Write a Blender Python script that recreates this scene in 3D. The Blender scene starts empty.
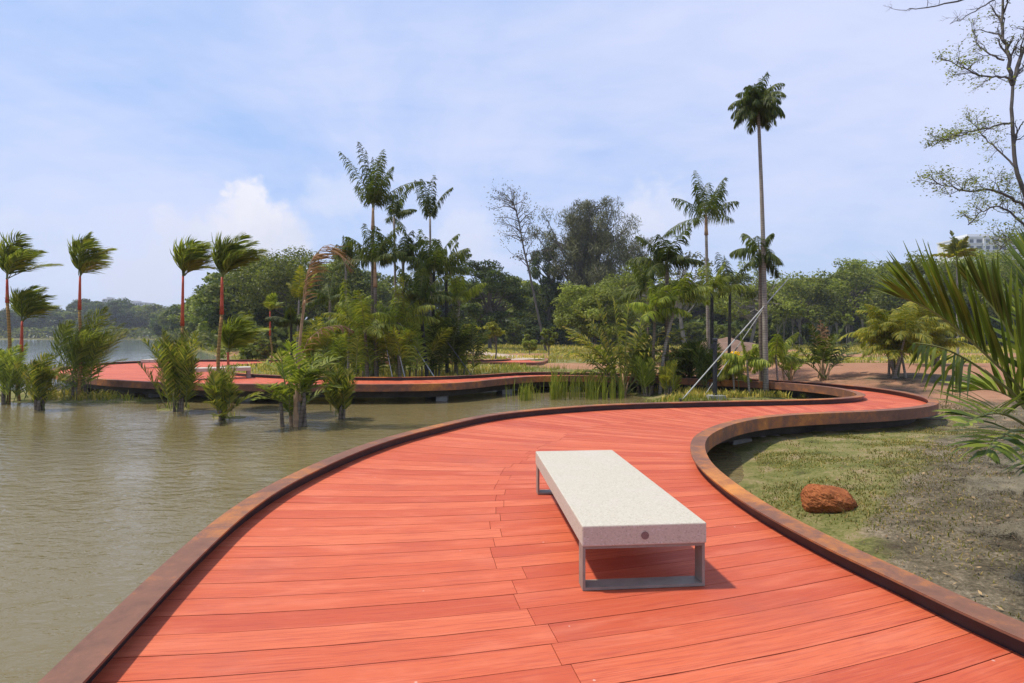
import bpy, math, random
import numpy as np

rng = np.random.default_rng(11)
random.seed(11)
SC = bpy.context.scene
COL = SC.collection
R = math.radians

# ------------------------------------------------------------------ camera
CAMH, F, CX, HY = 1.66, 569.0, 512.0, 335.0
cam = bpy.data.cameras.new("camera")
cam.lens = 20.0
cam.sensor_width = 36.0
cam.shift_y = -(341.5 - HY) / 1024.0
cam.clip_start = 0.05
cam.clip_end = 6000
camo = bpy.data.objects.new("camera", cam)
camo.location = (0, 0, CAMH)
camo.rotation_euler = (R(90), 0, 0)
COL.objects.link(camo)
SC.camera = camo

# ------------------------------------------------------------------ light
SUN_EL = R(65)
SUN_AZ = R(274)                       # clockwise from +Y
sdir = np.array([math.sin(SUN_AZ) * math.cos(SUN_EL), math.cos(SUN_AZ) * math.cos(SUN_EL), math.sin(SUN_EL)])
sun = bpy.data.lights.new("sun", 'SUN')
sun.energy = 3.7
sun.angle = R(3.0)
sun.color = (1.0, 0.93, 0.80)
suno = bpy.data.objects.new("sun", sun)
from mathutils import Vector
suno.rotation_euler = Vector(sdir).to_track_quat('Z', 'Y').to_euler()
suno.location = (-20, -5, 30)
COL.objects.link(suno)

SC.view_settings.view_transform = 'Standard'
SC.view_settings.look = 'None'
SC.view_settings.exposure = 0.28
SC.view_settings.gamma = 1.0
SC.view_settings.use_curve_mapping = False
SC.render.engine = 'CYCLES'
SC.cycles.use_denoising = True
SC.cycles.max_bounces = 6
SC.cycles.transparent_max_bounces = 8

SKY_STRENGTH = 0.11
world = bpy.data.worlds.new("World")
SC.world = world
world.use_nodes = True


class NT:
    """small node-tree writer"""
    def __init__(self, tree):
        self.t = tree
        self.n = tree.nodes
        self.l = tree.links

    def node(self, kind, **kw):
        nd = self.n.new(kind)
        for k, v in kw.items():
            setattr(nd, k, v)
        return nd

    def put(self, sock, v):
        if v is None:
            return
        if isinstance(v, bpy.types.NodeSocket):
            self.l.new(v, sock)
        else:
            if hasattr(sock.default_value, '__len__') and not hasattr(v, '__len__'):
                v = (v,) * len(sock.default_value)
            if hasattr(v, '__len__') and len(v) == 3 and len(sock.default_value) == 4:
                v = (*v, 1)
            sock.default_value = v

    def math(self, op, a, b=None, c=None, clamp=False):
        nd = self.node('ShaderNodeMath', operation=op, use_clamp=clamp)
        for i, x in enumerate((a, b, c)):
            self.put(nd.inputs[i], x) if x is not None else None
        return nd.outputs[0]

    def vmath(self, op, a, b=None, scale=None):
        nd = self.node('ShaderNodeVectorMath', operation=op)
        self.put(nd.inputs[0], a)
        if b is not None:
            self.put(nd.inputs[1], b)
        if scale is not None:
            self.put(nd.inputs['Scale'], scale)
        return nd.outputs['Value'] if op in ('DOT_PRODUCT', 'DISTANCE', 'LENGTH') else nd.outputs[0]

    def mix(self, fac, a, b, blend='MIX'):
        nd = self.node('ShaderNodeMix', data_type='RGBA', blend_type=blend)
        self.put(nd.inputs[0], fac)
        self.put(nd.inputs[6], a)
        self.put(nd.inputs[7], b)
        return nd.outputs[2]

    def noise(self, vec, scale, detail=4, rough=0.55, dist=0.0, out='Fac', dim='3D'):
        nd = self.node('ShaderNodeTexNoise', noise_dimensions=dim)
        if vec is not None:
            self.l.new(vec, nd.inputs['Vector'])
        nd.inputs['Scale'].default_value = scale
        nd.inputs['Detail'].default_value = detail
        nd.inputs['Roughness'].default_value = rough
        nd.inputs['Distortion'].default_value = dist
        return nd.outputs[out]

    def smooth(self, x, a, b, lo=0.0, hi=1.0):
        nd = self.node('ShaderNodeMapRange', interpolation_type='SMOOTHSTEP')
        self.put(nd.inputs[0], x)
        for i, v in zip((1, 2, 3, 4), (a, b, lo, hi)):
            nd.inputs[i].default_value = v
        return nd.outputs[0]

    def ramp(self, x, stops, interp='LINEAR'):
        nd = self.node('ShaderNodeValToRGB')
        nd.color_ramp.interpolation = interp
        el = nd.color_ramp.elements
        while len(el) < len(stops):
            el.new(0.5)
        for e, (p, c) in zip(el, stops):
            e.position = p
            e.color = (*c, 1)
        self.put(nd.inputs[0], x)
        return nd.outputs[0]

    def mapping(self, vec, scale=(1, 1, 1), rot=(0, 0, 0), loc=(0, 0, 0)):
        nd = self.node('ShaderNodeMapping')
        self.l.new(vec, nd.inputs[0])
        nd.inputs['Location'].default_value = loc
        nd.inputs['Rotation'].default_value = rot
        nd.inputs['Scale'].default_value = scale
        return nd.outputs[0]


# ---- sky: Nishita plus thin veil and a few cumulus heaps, all as functions of world direction
w = NT(world.node_tree)
w.n.clear()
sky = w.node('ShaderNodeTexSky', sky_type='NISHITA')
sky.sun_disc = False
sky.sun_elevation = SUN_EL
sky.sun_rotation = SUN_AZ
sky.air_density = 1.0
sky.dust_density = 1.2
sky.ozone_density = 1.6
tc = w.node('ShaderNodeTexCoord')
D = tc.outputs['Generated']
sep = w.node('ShaderNodeSeparateXYZ')
w.l.new(D, sep.inputs[0])
zc = w.math('MAXIMUM', sep.outputs[2], 0.0)
inv = w.math('DIVIDE', 1.0, w.math('ADD', zc, 0.22))
plane = w.vmath('SCALE', D, scale=inv)
v1 = w.noise(w.mapping(plane, scale=(1.0, 0.75, 1.0), rot=(0, 0, R(25))), 0.75, 6, 0.58, 0.5)
v2 = w.noise(w.mapping(plane, scale=(1.0, 2.2, 1.0), rot=(0, 0, R(-20))), 2.6, 7, 0.62, 0.35)
veil = w.math('ADD', w.math('MULTIPLY', v1, 0.8), w.math('MULTIPLY', v2, 0.2))
veil = w.smooth(veil, 0.34, 0.66)
hz = w.smooth(sep.outputs[2], -0.02, 0.30, 1.0, 0.0)
SKYB = 1.0 / SKY_STRENGTH
veilcol = tuple(c * SKYB for c in (0.645, 0.67, 0.86))
clear = tuple(c * SKYB for c in (0.33, 0.51, 0.89))
base = w.mix(0.72, sky.outputs[0], clear)
skyc = w.mix(w.math('MULTIPLY', veil, 0.78), base, veilcol)
skyc = w.mix(w.math('MULTIPLY', hz, 0.62), skyc, tuple(c * SKYB for c in (0.56, 0.63, 0.79)))
# cumulus: warped direction against a handful of heap centres
wn = w.noise(D, 9.0, 7, 0.6, 0.0, 'Color')
wn2 = w.noise(D, 30.0, 5, 0.6, 0.0, 'Color')
warp = w.vmath('ADD', w.vmath('SCALE', w.vmath('SUBTRACT', wn, (0.5, 0.5, 0.5)), scale=0.13),
               w.vmath('SCALE', w.vmath('SUBTRACT', wn2, (0.5, 0.5, 0.5)), scale=0.045))
Dw = w.vmath('ADD', D, warp)


def pdir(px, py):
    v = np.array([(px - CX) / F, 1.0, (HY - py) / F])
    return tuple(v / np.linalg.norm(v))


cum = None
for (px, py, rad, amp) in [(252, 196, .034, 1.0), (262, 216, .05, 1.0), (246, 236, .062, .95), (285, 238, .05, .85),
                           (208, 238, .042, .7), (176, 226, .034, .5), (186, 243, .04, .5), (118, 258, .045, .35),
                           (150, 268, .06, .5), (60, 242, .03, .35), (640, 222, .06, .5), (670, 205, .05, .4),
                           (470, 236, .06, .4), (20, 230, .05, .25), (330, 200, .045, .35)]:
    dd = w.vmath('DISTANCE', Dw, pdir(px, py))
    b = w.math('MULTIPLY', w.smooth(dd, rad * 0.45, rad * 1.05, 1.0, 0.0), amp)
    cum = b if cum is None else w.math('MAXIMUM', cum, b)
shade = w.smooth(w.math('ADD', sep.outputs[2], w.math('MULTIPLY', w.noise(D, 16, 5, .6), 0.16)), 0.16, 0.34)
cumcol = w.mix(shade, tuple(c * SKYB for c in (0.60, 0.62, 0.72)), tuple(c * SKYB for c in (0.82, 0.80, 0.84)))
skyc = w.mix(w.math('MULTIPLY', cum, 0.82), skyc, cumcol)
bg = w.node('ShaderNodeBackground')
bg.inputs[1].default_value = SKY_STRENGTH
w.l.new(skyc, bg.inputs[0])
wo = w.node('ShaderNodeOutputWorld')
w.l.new(bg.outputs[0], wo.inputs[0])


# ------------------------------------------------------------------ helpers
def P(px, py, d):
    """a world point at depth d seen at pixel px, py"""
    return np.array([(px - CX) / F * d, d, CAMH - (py - HY) / F * d])


def G(px, py, z):
    """a world point on height z seen at pixel px, py"""
    d = F * (CAMH - z) / (py - HY)
    return np.array([(px - CX) / F * d, d, z])


def norm(v):
    v = np.asarray(v, float)
    n = np.linalg.norm(v, axis=-1, keepdims=True)
    return v / np.maximum(n, 1e-9)


def world_loc(o):
    p = np.zeros(3)
    while o is not None:
        p += np.array(o.location)
        o = o.parent
    return p


def tag(o, label=None, cat=None, group=None, kind=None):
    if label:
        o['label'] = label
    if cat:
        o['category'] = cat
    if group:
        o['group'] = group
    if kind:
        o['kind'] = kind
    return o


def thing(name, label, cat, loc, group=None):
    o = bpy.data.objects.new(name, None)
    o.empty_display_size = 0.2
    COL.objects.link(o)
    o.location = tuple(float(x) for x in loc)
    return tag(o, label, cat, group)


def copy_tree(o, parent=None):
    c = o.copy()
    COL.objects.link(c)
    c.parent = parent
    for ch in list(o.children):
        copy_tree(ch, c)
    return c


class MB:
    def __init__(self):
        self.v, self.f, self.m, self.n = [], [], [], 0

    def add(self, verts, faces, mi=0):
        verts = np.asarray(verts, float).reshape(-1, 3)
        faces = np.asarray(faces, int)
        self.v.append(verts)
        self.f.append(faces + self.n)
        self.m.append(mi)
        self.n += len(verts)

    def tube(self, pts, rad, sides=6, mi=0, caps=True):
        pts = np.asarray(pts, float)
        n = len(pts)
        rad = np.broadcast_to(np.asarray(rad, float), (n,))
        T = np.gradient(pts, axis=0)
        T = norm(T)
        ref = np.array([0, 0, 1.0]) if abs(T[0][2]) < 0.9 else np.array([1.0, 0, 0])
        u = norm(np.cross(T[0], ref))
        vs = []
        for i in range(n):
            u = norm(u - T[i] * np.dot(u, T[i]))
            b = np.cross(T[i], u)
            a = np.arange(sides) * 2 * math.pi / sides
            vs.append(pts[i] + rad[i] * (np.cos(a)[:, None] * u + np.sin(a)[:, None] * b))
        vs = np.concatenate(vs)
        i = np.arange(n - 1)[:, None] * sides
        k = np.arange(sides)[None, :]
        k2 = (k + 1) % sides
        q = np.stack([i + k, i + k2, i + sides + k2, i + sides + k], -1).reshape(-1, 4)
        base = self.n
        self.add(vs, q, mi)
        if caps:
            self.f.append(np.array([[base + j for j in range(sides)][::-1]]))
            self.m.append(mi)
            self.f.append(np.array([[base + (n - 1) * sides + j for j in range(sides)]]))
            self.m.append(mi)
            self.v.append(np.zeros((0, 3)))
            self.v.append(np.zeros((0, 3)))

    def box(self, c, s, rz=0.0, mi=0):
        sx, sy, sz = s[0] / 2, s[1] / 2, s[2] / 2
        v = np.array([[x, y, z] for z in (-sz, sz) for x, y in ((-sx, -sy), (sx, -sy), (sx, sy), (-sx, sy))])
        ca, sa = math.cos(rz), math.sin(rz)
        v = np.stack([v[:, 0] * ca - v[:, 1] * sa, v[:, 0] * sa + v[:, 1] * ca, v[:, 2]], 1) + np.asarray(c)
        self.add(v, [[0, 3, 2, 1], [4, 5, 6, 7], [0, 1, 5, 4], [1, 2, 6, 5], [2, 3, 7, 6], [3, 0, 4, 7]], mi)

    def diamonds(self, p, a, b, mi=0):
        """leaf faces: centre p, half long axis a, half short axis b"""
        n = len(p)
        v = np.stack([p - a, p + b - a * 0.1, p + a, p - b - a * 0.1], 1).reshape(-1, 3)
        self.add(v, np.arange(n * 4).reshape(n, 4), mi)

    def build(self, name, mats, parent=None, smooth=False):
        V = np.concatenate(self.v) if self.v else np.zeros((0, 3))
        if parent is not None:
            V = V - world_loc(parent)
        me = bpy.data.meshes.new(name)
        tot = np.concatenate([np.full(len(f), f.shape[1]) for f in self.f])
        loops = np.concatenate([f.ravel() for f in self.f])
        mi = np.concatenate([np.full(len(f), m) for f, m in zip(self.f, self.m)])
        me.vertices.add(len(V))
        me.vertices.foreach_set('co', V.astype(np.float32).ravel())
        me.loops.add(len(loops))
        me.loops.foreach_set('vertex_index', loops.astype(np.int32))
        me.polygons.add(len(tot))
        st = np.concatenate([[0], np.cumsum(tot)[:-1]])
        me.polygons.foreach_set('loop_start', st.astype(np.int32))
        me.polygons.foreach_set('loop_total', tot.astype(np.int32))
        if not isinstance(mats, (list, tuple)):
            mats = [mats]
        for m in mats:
            me.materials.append(m)
        me.polygons.foreach_set('material_index', mi.astype(np.int32))
        me.polygons.foreach_set('use_smooth', np.full(len(tot), smooth))
        me.update(calc_edges=True)
        o = bpy.data.objects.new(name, me)
        COL.objects.link(o)
        if parent is not None:
            o.parent = parent
        return o


def attr(o, name, vals):
    vals = np.asarray(vals, np.float32)
    a = o.data.attributes.new(name, 'FLOAT_VECTOR' if vals.ndim == 2 else 'FLOAT', 'POINT')
    a.data.foreach_set('vector' if vals.ndim == 2 else 'value', vals.ravel())


def vnoise(x, y, scale, seed=0, octaves=3):
    out = np.zeros_like(x, float)
    amp, tot = 1.0, 0.0
    for o in range(octaves):
        xs, ys = x * scale + 17.3 * o + seed * 7.7, y * scale - 9.1 * o + seed * 3.3
        xi, yi = np.floor(xs), np.floor(ys)
        fx, fy = xs - xi, ys - yi
        fx, fy = fx * fx * (3 - 2 * fx), fy * fy * (3 - 2 * fy)

        def h(a, b):
            s = np.sin(a * 127.1 + b * 311.7 + seed * 74.7 + o * 13.1) * 43758.5453
            return s - np.floor(s)
        val = (h(xi, yi) * (1 - fx) + h(xi + 1, yi) * fx) * (1 - fy) + (h(xi, yi + 1) * (1 - fx) + h(xi + 1, yi + 1) * fx) * fy
        out += amp * val
        tot += amp
        amp *= 0.5
        scale *= 2.1
    return out / tot


def sstep(x, a, b):
    t = np.clip((x - a) / (b - a), 0, 1)
    return t * t * (3 - 2 * t)


# ------------------------------------------------------------------ materials
def new_mat(name):
    m = bpy.data.materials.new(name)
    m.use_nodes = True
    t = NT(m.node_tree)
    b = next(n for n in t.n if n.type == 'BSDF_PRINCIPLED')
    out = next(n for n in t.n if n.type == 'OUTPUT_MATERIAL')
    return m, t, b, out


def leaf_mat(name, cols, rough=0.5, trans=0.40, nscale=0.35, namt=0.35, k_=1.85):
    cols = [(a * k_ * 1.12, b_ * k_, c_ * k_ * .7) for a, b_, c_ in cols]
    m, t, b, out = new_mat(name)
    g = t.node('ShaderNodeNewGeometry')
    k = len(cols)
    c = t.ramp(g.outputs['Random Per Island'], [(i / (k - 1), col) for i, col in enumerate(cols)])
    nz = t.noise(g.outputs['Position'], nscale, 3, 0.5)
    f = t.smooth(nz, 0.3, 0.7, 1 - namt, 1 + namt)
    c = t.vmath('SCALE', c, scale=f)
    t.l.new(c, b.inputs['Base Color'])
    b.inputs['Roughness'].default_value = rough
    b.inputs['Specular IOR Level'].default_value = 0.2
    tr = t.node('ShaderNodeBsdfTranslucent')
    t.l.new(t.mix(0.5, c, t.vmath('MULTIPLY', c, (1.5, 1.7, 0.5))), tr.inputs[0])
    mx = t.node('ShaderNodeMixShader')
    mx.inputs[0].default_value = trans
    t.l.new(b.outputs[0], mx.inputs[1])
    t.l.new(tr.outputs[0], mx.inputs[2])
    t.l.new(mx.outputs[0], out.inputs[0])
    return m


def noisy_mat(name, stops, scale=3.0, detail=6, rough=0.7, bump=0.0, bscale=40, coord='Position', stretch=(1, 1, 1), spec=0.3, metal=0.0):
    m, t, b, out = new_mat(name)
    if coord == 'Position':
        v = t.node('ShaderNodeNewGeometry').outputs['Position']
    else:
        v = t.node('ShaderNodeTexCoord').outputs['Object']
    v = t.mapping(v, scale=stretch)
    n = t.noise(v, scale, detail, 0.62, 0.2)
    t.l.new(t.ramp(n, stops), b.inputs['Base Color'])
    b.inputs['Roughness'].default_value = rough
    b.inputs['Specular IOR Level'].default_value = spec
    b.inputs['Metallic'].default_value = metal
    if bump:
        bm = t.node('ShaderNodeBump')
        bm.inputs['Strength'].default_value = bump
        bm.inputs['Distance'].default_value = 0.02
        t.l.new(t.noise(v, bscale, 5, 0.6), bm.inputs['Height'])
        t.l.new(bm.outputs[0], b.inputs['Normal'])
    return m


def trunk_mat(name, c1, c2, ring=9.0, ringamt=0.5, rough=0.75):
    m, t, b, out = new_mat(name)
    v = t.node('ShaderNodeNewGeometry').outputs['Position']
    n = t.noise(t.mapping(v, scale=(3, 3, 1.2)), 3.0, 5, 0.6)
    wv = t.node('ShaderNodeTexWave', wave_type='BANDS', bands_direction='Z')
    t.l.new(v, wv.inputs['Vector'])
    wv.inputs['Scale'].default_value = ring / 6.28
    wv.inputs['Distortion'].default_value = 2.0
    wv.inputs['Detail'].default_value = 2
    r = t.smooth(wv.outputs['Fac'], 0.02, 0.2, 1 - ringamt, 1)
    c = t.vmath('SCALE', t.ramp(n, [(0.3, c1), (0.7, c2)]), scale=r)
    t.l.new(c, b.inputs['Base Color'])
    b.inputs['Roughness'].default_value = rough
    b.inputs['Specular IOR Level'].default_value = 0.25
    return m


M = {}
M['palm_dark'] = leaf_mat('palm_dark', [(.020, .034, .010), (.045, .068, .016), (.085, .11, .025)], k_=1.35)
M['palm_mid'] = leaf_mat('palm_mid', [(.05, .075, .014), (.095, .13, .022), (.18, .205, .04)])
M['palm_tuft'] = leaf_mat('palm_tuft', [(.03, .046, .012), (.07, .092, .018), (.14, .16, .035), (.19, .16, .05)])
M['palm_red'] = leaf_mat('palm_wind', [(.04, .06, .016), (.085, .112, .026), (.17, .19, .05)])
M['palm_yellow'] = leaf_mat('palm_yellow', [(.10, .13, .02), (.17, .19, .03), (.27, .25, .04)], k_=1.5)
M['palm_hero'] = leaf_mat('palm_hero', [(.028, .045, .012), (.055, .085, .018), (.12, .15, .035)], rough=0.4, trans=.3, nscale=1.5)
M['palm_dead'] = leaf_mat('palm_dead', [(.11, .065, .04), (.19, .115, .075), (.27, .175, .12)], rough=.8, trans=.15, k_=1.12)
M['flower_yellow'] = leaf_mat('yellow_spathe', [(.55, .40, .02), (.7, .5, .04)], rough=.6, k_=1.12)
M['rachis'] = noisy_mat('rachis', [(0.3, (.10, .12, .03)), (0.7, (.22, .22, .07))], 2)
M['rachis_dead'] = noisy_mat('rachis_dead', [(0.3, (.2, .12, .06)), (0.7, (.34, .22, .12))], 2)
M['trunk_grey'] = trunk_mat('trunk_grey', (.20, .165, .13), (.36, .31, .25), 26, .45)
M['trunk_brown'] = trunk_mat('trunk_brown', (.11, .085, .06), (.23, .18, .13), 20, .45)
M['trunk_black'] = trunk_mat('trunk_black', (.02, .022, .018), (.055, .055, .045), 16, .5)
M['trunk_orange'] = trunk_mat('trunk_orange', (.22, .16, .05), (.40, .20, .06), 22, .5)
M['shaft_red'] = trunk_mat('shaft_red', (.42, .055, .03), (.62, .12, .05), 5, .2, .5)
M['shaft_green'] = trunk_mat('shaft_green', (.14, .15, .06), (.25, .23, .11), 5, .2, .5)
M['shaft_tan'] = trunk_mat('shaft_tan', (.33, .20, .10), (.46, .30, .17), 5, .25)
M['bark'] = noisy_mat('bark', [(.3, (.06, .05, .04)), (.7, (.15, .125, .10))], 4, stretch=(1, 1, .3))
M['bark_dark'] = noisy_mat('bark_dark', [(.3, (.06, .05, .042)), (.7, (.13, .11, .09))], 4, stretch=(1, 1, .3))
M['bark_pale'] = noisy_mat('bark_pale', [(.3, (.14, .12, .10)), (.7, (.28, .25, .21))], 4, stretch=(1, 1, .3))
M['leaf_olive'] = leaf_mat('leaf_olive', [(.030, .042, .010), (.062, .08, .016), (.11, .125, .026)], nscale=.25)
M['leaf_dark'] = leaf_mat('leaf_dark', [(.014, .024, .008), (.03, .046, .012), (.058, .08, .02)], nscale=.25)
M['leaf_mid'] = leaf_mat('leaf_mid', [(.044, .062, .012), (.085, .11, .019), (.14, .165, .034)], nscale=.25)
M['leaf_pale'] = leaf_mat('leaf_pale', [(.055, .075, .017), (.095, .12, .027), (.15, .175, .045)], nscale=.3)
M['leaf_grey'] = leaf_mat('leaf_grey', [(.03, .035, .02), (.055, .062, .035), (.095, .10, .06)], nscale=.3, trans=.15)
M['leaf_sparse'] = leaf_mat('leaf_sparse', [(.07, .09, .02), (.09, .12, .025), (.15, .17, .05)], nscale=1)
M['leaf_lime'] = leaf_mat('leaf_lime', [(.14, .16, .02), (.22, .24, .03), (.32, .33, .05)], nscale=1, k_=1.12)
M['reed'] = leaf_mat('reed', [(.09, .13, .02), (.16, .20, .035), (.27, .28, .07)], nscale=.8, k_=1.12)
M['grass_near'] = leaf_mat('grass_near', [(.065, .085, .018), (.12, .14, .03), (.20, .18, .06), (.34, .26, .12)], nscale=.9, trans=.2, k_=1.12)
M['grass_field'] = leaf_mat('grass_field', [(.15, .17, .035), (.25, .24, .055), (.40, .32, .12)], nscale=.12, trans=.2, k_=1.6)
M['litter'] = leaf_mat('litter', [(.08, .055, .035), (.16, .11, .075), (.30, .23, .16)], trans=.05, nscale=2, k_=1.12)
M['concrete'] = noisy_mat('concrete', [(.3, (.22, .21, .19)), (.7, (.36, .35, .32))], 5, bump=.2)
M['pole_grey'] = noisy_mat('pole_grey', [(.3, (.32, .32, .30)), (.7, (.46, .46, .43))], 6, rough=.45)
M['cable_dark'] = noisy_mat('cable_dark', [(.3, (.05, .05, .05)), (.7, (.10, .09, .08))], 6, rough=.5)
M['black_paint_and_shade'] = noisy_mat('black_paint_and_shade', [(.3, (.012, .013, .015)), (.7, (.03, .03, .034))], 6, rough=.35, spec=.5)  # paint of the black post, and the painted shade under the coping
M['steel_under'] = noisy_mat('steel_under', [(.3, (.035, .028, .022)), (.7, (.085, .07, .055))], 2, rough=.7)
M['bench_steel'] = noisy_mat('bench_steel', [(.3, (.215, .185, .15)), (.7, (.285, .25, .205))], 9, rough=.5, spec=.4, bump=.05, bscale=120)
M['plug'] = noisy_mat('plug', [(.3, (.16, .10, .085)), (.7, (.24, .16, .14))], 60, rough=.7)


def mat_granite():
    m, t, b, out = new_mat('bench_stone')
    v = t.node('ShaderNodeNewGeometry').outputs['Position']
    vo = t.node('ShaderNodeTexVoronoi', feature='F1')
    t.l.new(v, vo.inputs['Vector'])
    vo.inputs['Scale'].default_value = 120
    sepc = t.node('ShaderNodeSeparateColor')
    t.l.new(vo.outputs['Color'], sepc.inputs[0])
    c = t.ramp(sepc.outputs[0], [(0.0, (.36, .32, .25)), (.10, (.45, .40, .31)), (.6, (.495, .445, .35)), (.93, (.515, .465, .37)), (1.0, (.56, .53, .48))])
    st = t.noise(v, 3.0, 5, .6)
    c = t.mix(t.smooth(st, .5, .75, 0, .35), c, (.52, .47, .42))
    sp = t.node('ShaderNodeTexVoronoi', feature='F1')
    t.l.new(v, sp.inputs['Vector'])
    sp.inputs['Scale'].default_value = 7
    spot = t.smooth(t.math('ADD', sp.outputs['Distance'], t.math('MULTIPLY', t.noise(v, 60, 3), .03)), .035, .06, .6, 0)
    c = t.mix(spot, c, (.30, .22, .16))
    t.l.new(c, b.inputs['Base Color'])
    b.inputs['Roughness'].default_value = .62
    bm = t.node('ShaderNodeBump')
    bm.inputs['Strength'].default_value = .12
    bm.inputs['Distance'].default_value = .004
    t.l.new(t.noise(v, 160, 3), bm.inputs['Height'])
    t.l.new(bm.outputs[0], b.inputs['Normal'])
    return m


def mat_deck():
    m, t, b, out = new_mat('red_decking')
    g = t.node('ShaderNodeNewGeometry')
    a = t.node('ShaderNodeAttribute', attribute_name='grain')
    gv = a.outputs['Vector']
    c = t.ramp(g.outputs['Random Per Island'], [(0, (.44, .076, .033)), (.3, (.49, .093, .039)), (.7, (.53, .110, .046)), (1, (.59, .142, .062))])
    fine = t.noise(t.mapping(gv, scale=(110, 3.0, 1)), 1.0, 5, .65)
    c = t.mix(t.smooth(fine, .47, .62, 0, .55), c, (.34, .050, .030))
    c = t.mix(t.smooth(t.noise(t.mapping(gv, scale=(60, 1.5, 1), loc=(9, 4, 0)), 1.0, 6, .7), .5, .72, 0, .25), c, (.74, .25, .15))
    pale = t.noise(t.mapping(gv, scale=(5, 1.2, 1)), 1.0, 6, .6, .4)
    c = t.mix(t.smooth(pale, .48, .74, 0, .38), c, (.72, .225, .125))
    dirt = t.noise(g.outputs['Position'], 0.9, 6, .6)
    c = t.mix(t.smooth(dirt, .5, .75, 0, .45), c, (.36, .085, .055))
    vo = t.node('ShaderNodeTexVoronoi', feature='F1')
    t.l.new(g.outputs['Position'], vo.inputs['Vector'])
    vo.inputs['Scale'].default_value = 3.4
    spot = t.smooth(t.math('ADD', vo.outputs['Distance'], t.math('MULTIPLY', t.noise(g.outputs['Position'], 40, 3), .03)), .03, .05, .7, 0)
    c = t.mix(spot, c, (.62, .40, .33))
    t.l.new(c, b.inputs['Base Color'])
    b.inputs['Roughness'].default_value = .62
    b.inputs['Specular IOR Level'].default_value = .28
    bm = t.node('ShaderNodeBump')
    bm.inputs['Strength'].default_value = .25
    bm.inputs['Distance'].default_value = .004
    t.l.new(fine, bm.inputs['Height'])
    t.l.new(bm.outputs[0], b.inputs['Normal'])
    return m


def mat_corten():
    m, t, b, out = new_mat('rusted_steel')
    v = t.node('ShaderNodeNewGeometry').outputs['Position']
    n1 = t.noise(v, .55, 5, .6, .6)
    n2 = t.noise(v, 5.0, 7, .68, .4)
    n3 = t.noise(v, 45.0, 4, .6)
    k = t.math('ADD', t.math('MULTIPLY', n1, .58), t.math('ADD', t.math('MULTIPLY', n2, .34), t.math('MULTIPLY', n3, .10)))
    c = t.ramp(k, [(.30, (.065, .032, .022)), (.42, (.15, .068, .042)), (.50, (.20, .088, .052)), (.565, (.35, .128, .04)), (.65, (.54, .21, .045))])
    # scratches and bird droppings
    vo = t.node('ShaderNodeTexVoronoi', feature='F1')
    t.l.new(t.mapping(v, scale=(1, .6, 1)), vo.inputs['Vector'])
    vo.inputs['Scale'].default_value = 2.6
    spot = t.smooth(t.math('ADD', vo.outputs['Distance'], t.math('MULTIPLY', t.noise(v, 50, 3), .05)), .03, .055, .8, 0)
    c = t.mix(spot, c, (.55, .47, .40))
    t.l.new(c, b.inputs['Base Color'])
    b.inputs['Roughness'].default_value = .68
    b.inputs['Specular IOR Level'].default_value = .35
    bm = t.node('ShaderNodeBump')
    bm.inputs['Strength'].default_value = .2
    bm.inputs['Distance'].default_value = .004
    t.l.new(n3, bm.inputs['Height'])
    t.l.new(bm.outputs[0], b.inputs['Normal'])
    return m


def mat_water():
    m, t, b, out = new_mat('lake_water')
    v = t.node('ShaderNodeNewGeometry').outputs['Position']
    n = t.noise(v, .12, 3, .5)
    c = t.ramp(n, [(.3, (.145, .115, .05)), (.7, (.195, .152, .066))])
    sp = t.node('ShaderNodeSeparateXYZ')
    t.l.new(v, sp.inputs[0])
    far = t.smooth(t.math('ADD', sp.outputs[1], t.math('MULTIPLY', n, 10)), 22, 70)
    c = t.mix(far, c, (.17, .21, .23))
    t.l.new(c, b.inputs['Base Color'])
    b.inputs['Roughness'].default_value = .06
    b.inputs['IOR'].default_value = 1.33
    b.inputs['Specular IOR Level'].default_value = .5
    w1 = t.noise(t.mapping(v, scale=(1.0, 2.4, 1), rot=(0, 0, R(24))), 2.1, 4, .55, .5)
    w2 = t.noise(t.mapping(v, scale=(1.0, 1.7, 1), rot=(0, 0, R(-12))), 7.5, 3, .5, .3)
    gust = t.smooth(t.noise(t.mapping(v, scale=(.5, 1.0, 1)), .35, 3, .5), .35, .65, .45, 1.0)
    h = t.math('MULTIPLY', t.math('ADD', t.math('MULTIPLY', w1, .7), t.math('MULTIPLY', w2, .25)), gust)
    bm = t.node('ShaderNodeBump')
    t.l.new(t.smooth(sp.outputs[1], 12, 75, .7, .16), bm.inputs['Strength'])
    bm.inputs['Distance'].default_value = .10
    t.l.new(h, bm.inputs['Height'])
    t.l.new(bm.outputs[0], b.inputs['Normal'])
    return m


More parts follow.
